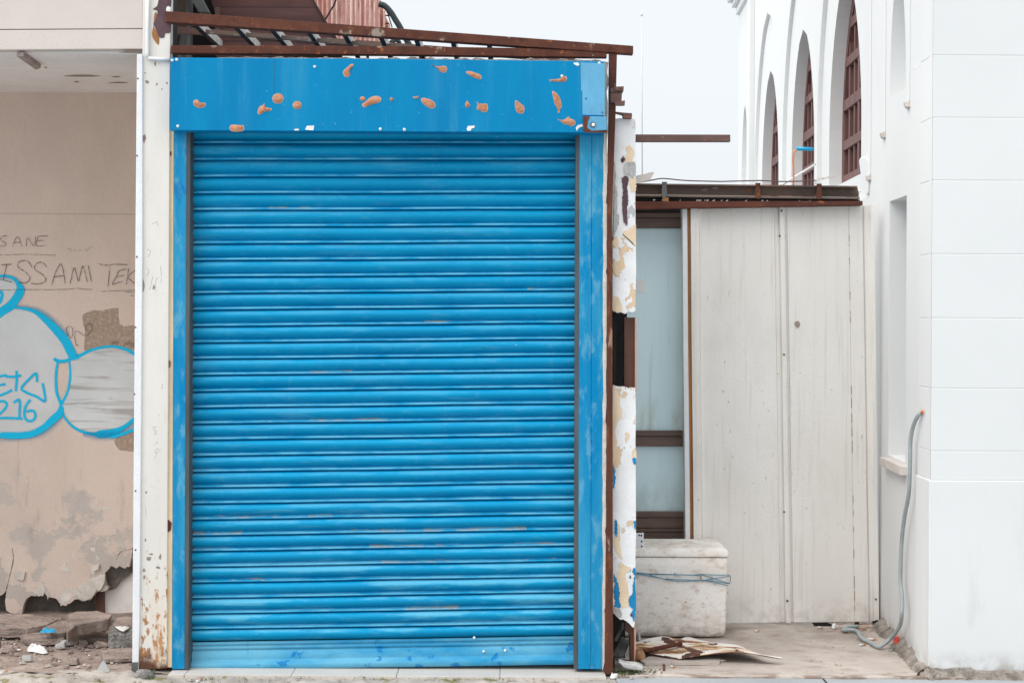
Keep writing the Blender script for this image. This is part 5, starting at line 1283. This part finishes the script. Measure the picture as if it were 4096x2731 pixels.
# single kerb stone and shard
def pebble(c, rx, ry, rz, mat, name, label, cat, seed=1, group=None):
    m = MB(); bm2 = m.bm; bmesh.ops.create_icosphere(bm2, subdivisions=3, radius=1)
    for v in bm2.verts:
        d = 1+.22*mnoise.noise(v.co*1.6+Vector((seed,0,0)))+.07*mnoise.noise(v.co*5+Vector((seed,3,0)))
        v.co = Vector((v.co.x*rx*d, v.co.y*ry*d, v.co.z*rz*d+rz*.8))+c
    for f in bm2.faces: f.smooth = True
    top(m, name, mat, c, label, cat, group)
pebble(Wz(fT(355,1040),-.02), .045, .035, .030, M['stonegrey'], 'stone', 'rounded grey stone on the kerb below the rusty column foot', 'stone', 2)
pebble(Wz(fT(470,800),-.004), .055, .03, .022, M['mortar'], 'stone', 'crumbly mortar lump against the rusty column foot', 'stone', 7)
pebble(Wz(fS(640,1240),0), .030, .03, .030, M['leafdry'], 'dirt_clod', 'brown dirt clod at the end of the rusty sheet rib', 'clod', 5)
m = MB(); m.prism([W(fC(*p), .0) for p in ((690,1495),(705,1450),(735,1405),(775,1470),(782,1490))], (0,.012,0)); top(m, 'glass_shard', M['shard'], W(fC(735,1495),0), 'upright triangular grey glass shard on the recess edge', 'shard', bevel=.001)
def scrap(name, mat, f, P, z, label, cat, h=.012, seed=0, group=None):
    m = MB(); c = Wz(f(sum(p[0] for p in P)/len(P), sum(p[1] for p in P)/len(P)), z)
    Q = smooth_path(P, 3, True); A = [Wz(f(*q), z) for q in Q]; c = sum(A, Vector())/len(A); n = len(A)
    a = [m.bm.verts.new(p) for p in A]; b = [m.bm.verts.new(c+(p-c)*.6+Vector((0,0,h*(1+.6*mnoise.noise(p*60))))) for p in A]; e = m.bm.verts.new(c+Vector((0,0,h*.6)))
    for i in range(n): m.face([a[i], a[(i+1) % n], b[(i+1) % n], b[i]]); m.face([b[i], b[(i+1) % n], e])
    m.face(a[::-1]); top(m, name, mat, c, label, cat, group)
scrap('paper_scrap', M['scrap'], fC, [(195,1340),(205,1305),(240,1300),(260,1325),(310,1330),(342,1350),(300,1358),(240,1345)], .004, 'crumpled white paper scrap alone on the recess floor', 'paper', .02)
scrap('paper_scrap', M['scrap'], fC, [(815,1165),(850,1168),(920,1170),(895,1190),(870,1198)], .092, 'torn white paper on top of the grey broken block', 'paper', .006)
scrap('paper_scrap', M['scrap'], fC, [(768,1205),(785,1210),(795,1232),(780,1238),(770,1225)], .04, 'tiny white paper scrap tucked beside the grey broken block', 'paper', .012)
scrap('plastic_scrap', M['cyan'], fC, [(283,1202),(310,1190),(350,1188),(392,1192),(396,1205),(340,1208),(300,1210)], .066, 'blue plastic scrap among brown stone slabs', 'plastic scrap', .012)
scrap('bottle_cap', M['red'], fL, [(1230,560),(1245,545),(1275,543),(1284,560),(1275,578),(1245,580)], .034, 'red bottle cap on the slab beside the white wall', 'cap', .016)
scrap('stone_chip', M['stonegrey'], fL, [(1185,640),(1200,630),(1235,628),(1245,640),(1220,652),(1190,652)], .002, 'small grey stone chip just below the red cap', 'stone', .012)
scrap('foam_chip', M['scrap'], fL, [(700,440),(715,427),(735,430),(742,445),(725,455),(705,452)], .004, 'white foam chip in front of the dark gap under panels', 'foam', .014)
scrap('leaf', M['leafdry'], fL, [(720,766),(745,760),(775,768),(748,776)], -.001, 'brown dry leaf near the front edge of the pale slab', 'leaf', .004)
scrap('plastic_scrap', M['shard'], fS, [(600,905),(640,895),(668,915),(665,940),(625,940)], .01, 'clear plastic bit between pillar edge and rusty sheet', 'plastic scrap', .02)
for P, lb_ in (([(345,1300),(300,1320),(220,1485),(270,1480),(330,1465),(350,1455)], 'white plaster crumbs below the steel post foot'), ([(385,1490),(390,1530),(350,1560),(290,1560),(320,1530)], 'pale plaster chip at the kerb end under the post')):
    pass
scrap('plaster_chip', M['scrap'], fS, [(220,1480),(250,1455),(330,1452),(345,1470),(290,1495),(240,1498)], -.005, 'white plaster chip at the foot of the rusty steel post', 'plaster chip', .014)
scrap('plaster_chip', M['greyplaster'], fS, [(385,1495),(398,1520),(370,1556),(300,1562),(320,1528)], -.02, 'pale plaster chip at the kerb end below the weeds', 'plaster chip', .012)
def butt(f, a, b, z, label, filt=True, r=.0042, group=None):
    p, q = Wz(f(*a), z+r), Wz(f(*b), z+r); t = thing('cigarette_butt', (p+q)/2-Vector((0,0,r)), label, 'cigarette butt', group)
    m = MB(); mid = p.lerp(q, .62); m.tube([p, mid], r, 8); m.build('paper', M['scrap'], t)
    m = MB(); m.tube([mid, q], r*1.02, 8); m.build('filter', M['filter'] if filt else M['scrap'], t)
butt(fI, (1240,1374),(1297,1373), .0, 'white cigarette butt just in front of the rusty sheet tip')
butt(fI, (940,1400),(1025,1399), .0, 'cigarette butt with orange filter in front of the grey flat board')
butt(fI, (818,1420),(858,1432), .0, 'short tilted cigarette butt between board and weeds')
butt(fI, (1365,1474),(1422,1480), -.012, 'cigarette butt lying at the slab front edge below rusty sheet')
butt(fL, (410,845),(470,847), -.028, 'white cigarette butt on the seam of slab and pavement')
butt(fL, (1010,542),(1085,550), .003, 'cigarette butt inside the bend of the grey hose')
butt(fL, (940,596),(990,590), .003, 'flattened cigarette butt below the grey hose')
butt(fL, (40,474),(80,477), .003, 'cigarette butt near the foot of the white panels')
butt(fL, (585,440),(625,452), .003, 'cigarette butt at the dark gap under the panels')
butt(fL, (1120,455),(1152,458), .004, 'cigarette butt beside the mortar skirt of the white wall')
butt(fT, (1345,1052),(1450,1000), -.012, 'cigarette butt on mossy kerb below the blue shutter')
butt(fC, (0,1494),(50,1480), .0, 'cigarette butt on kerb in front of the recess')
butt(fC, (125,1330),(165,1328), .004, 'cigarette butt near the crumpled paper scrap in the recess')
m = MB(); r2 = random.Random(6)
for k in range(24):
    x, y = r2.uniform(600,1040), r2.uniform(400,480); p = Wz(fL(x,y), .004); a = r2.uniform(-.5,.5); l = r2.uniform(.02,.07)
    m.bar(p, p+Vector((math.cos(a)*l, math.sin(a)*l, r2.uniform(-.002,.012))), .004, .003)
o = m.build('debris', M['leafdry']); tagset(o, 'dry twigs and straw litter by the panel gap', 'debris', kind='stuff')
# dark plates standing in for the shade of broken gaps under the panels
m = MB()
for P in ([(530,405),(660,402),(690,415),(760,450),(560,450),(545,425)], [(885,440),(900,405),(935,398),(940,455)], [(1045,395),(1095,380),(1108,410),(1060,425)]):
    m = MB(); m.pp([fL(*p) for p in P], YP-.034, YP-.0335); o = m.build('gap', M['dark'], hd)
# weeds
m = MB(); r2 = random.Random(9)
def blade(p, h, w, lean):
    q = p+Vector((lean*h*.5, r2.uniform(-.2,.2)*h, h*.65)); e = p+Vector((lean*h*1.2, r2.uniform(-.4,.4)*h, h))
    a = r2.uniform(0, 3.14); d = Vector((math.cos(a), math.sin(a), 0))*w
    v = [m.bm.verts.new(x) for x in (p-d*.5, p+d*.5, q+d*.6, q-d*.6, e)]
    m.face([v[0], v[1], v[2], v[3]]); m.face([v[3], v[2], v[4]])
for k in range(520):
    x = r2.gauss(470,150) if k % 3 else r2.uniform(230,960); y = 1440+r2.gauss(0,22)-(x-470)*.0
    if not 215 < x < 1150: continue
    blade(Wz(fS(x,y), -.01), abs(r2.gauss(.010,.010))+.004, r2.uniform(.002,.006), r2.uniform(-.8,.8))
for k in range(120):
    blade(Wz(fT(r2.gauss(490,25), r2.uniform(830,1060)), -.012), abs(r2.gauss(.014,.01))+.004, r2.uniform(.002,.005), r2.uniform(-.8,.8))
for k in range(240):
    blade(Wz((r2.choice((1480,1890,2010,1730,860,1180))+r2.gauss(0,60), r2.uniform(2706,2722)), -.012), abs(r2.gauss(.006,.004))+.003, r2.uniform(.002,.004), r2.uniform(-.8,.8))
o = m.build('weeds', M['weed'], recalc=False); tagset(o, 'low green weeds growing at the post foot and along the kerb', 'weeds', kind='stuff')
m = MB(); m.bar(Wz(fL(1425,640),.02)+Vector((0,0,.03)), Wz(fL(1440,790),0), .006, .006); m.bar(Wz(fL(1462,655),0)+Vector((0,0,.02)), Wz(fL(1470,700),0), .005, .005)
top(m, 'steel_pin', M['rustpost'], Wz(fL(1440,790),0), 'thin rusty pin stuck in the mortar at the white corner', 'pin')
m = MB(); P = [Wz(fS(*p), .002) for p in ((985,1290),(1018,1288),(1020,1385),(990,1388))]; m.prism(P, (0,0,.004)); top(m, 'rust_strip', M['rustpost'], P[3], 'short rusty strip lying across slab edge by the weeds', 'strip')

# ================================================================== CAMERA, LIGHT
cam = bpy.data.objects.new('camera', bpy.data.cameras.new('camera')); COL.objects.link(cam)
cam.location = (0, -Z0, CAMH); cam.data.sensor_width = 36; cam.data.lens = FPX/SW*36
cam.rotation_euler = (Matrix.Rotation(R(90), 3, 'X') @ Matrix.Rotation(ROLL, 3, 'Z')).to_euler()
cam.data.shift_y = (HOR - SH/2)/SW; cam.data.clip_end = 2000; cam.data.clip_start = .05
scn.camera = cam
EL, AZ = R(52), R(242)       # sun behind the camera and to the left, veiled by cloud
sun = bpy.data.objects.new('sun', bpy.data.lights.new('sun', 'SUN')); COL.objects.link(sun)
sun.data.energy = 1.35; sun.data.angle = R(60); sun.data.color = (1, .97, .93)
dv = Vector((math.sin(AZ)*math.cos(EL), math.cos(AZ)*math.cos(EL), math.sin(EL)))
sun.rotation_euler = dv.to_track_quat('Z', 'Y').to_euler()
wd = bpy.data.worlds.new('World'); scn.world = wd; wd.use_nodes = True
nt = wd.node_tree; nt.nodes.clear()
sky = nt.nodes.new('ShaderNodeTexSky'); sky.sky_type = 'NISHITA'; sky.sun_disc = False; sky.sun_elevation = EL; sky.sun_rotation = AZ
sky.dust_density = 4; sky.air_density = 1.2
hsv = nt.nodes.new('ShaderNodeHueSaturation'); hsv.inputs['Saturation'].default_value = .16
bg = nt.nodes.new('ShaderNodeBackground'); bg.inputs['Strength'].default_value = .12
wo = nt.nodes.new('ShaderNodeOutputWorld')
nt.links.new(sky.outputs[0], hsv.inputs['Color']); cl = nt.nodes.new('ShaderNodeMix'); cl.data_type = 'RGBA'; cl.inputs[0].default_value = .78; 
tc = nt.nodes.new('ShaderNodeTexCoord'); sx = nt.nodes.new('ShaderNodeSeparateXYZ'); nt.links.new(tc.outputs['Generated'], sx.inputs[0])
mr = nt.nodes.new('ShaderNodeMapRange'); nt.links.new(sx.outputs[2], mr.inputs[0]); mr.inputs[1].default_value = .25; mr.inputs[2].default_value = 1
oc = nt.nodes.new('ShaderNodeMix'); oc.data_type = 'RGBA'; nt.links.new(mr.outputs[0], oc.inputs[0])
oc.inputs[6].default_value = (4.75, 5.05, 5.3, 1); oc.inputs[7].default_value = (9.9, 9.8, 9.7, 1)    # overcast: brighter overhead
nt.links.new(oc.outputs[2], cl.inputs[7])
nt.links.new(hsv.outputs[0], cl.inputs[6]); nt.links.new(cl.outputs[2], bg.inputs[0]); nt.links.new(bg.outputs[0], wo.inputs[0])
scn.view_settings.view_transform = 'Standard'; scn.view_settings.look = 'None'; scn.view_settings.gamma = 1; scn.view_settings.use_curve_mapping = False
scn.view_settings.exposure = 0.74
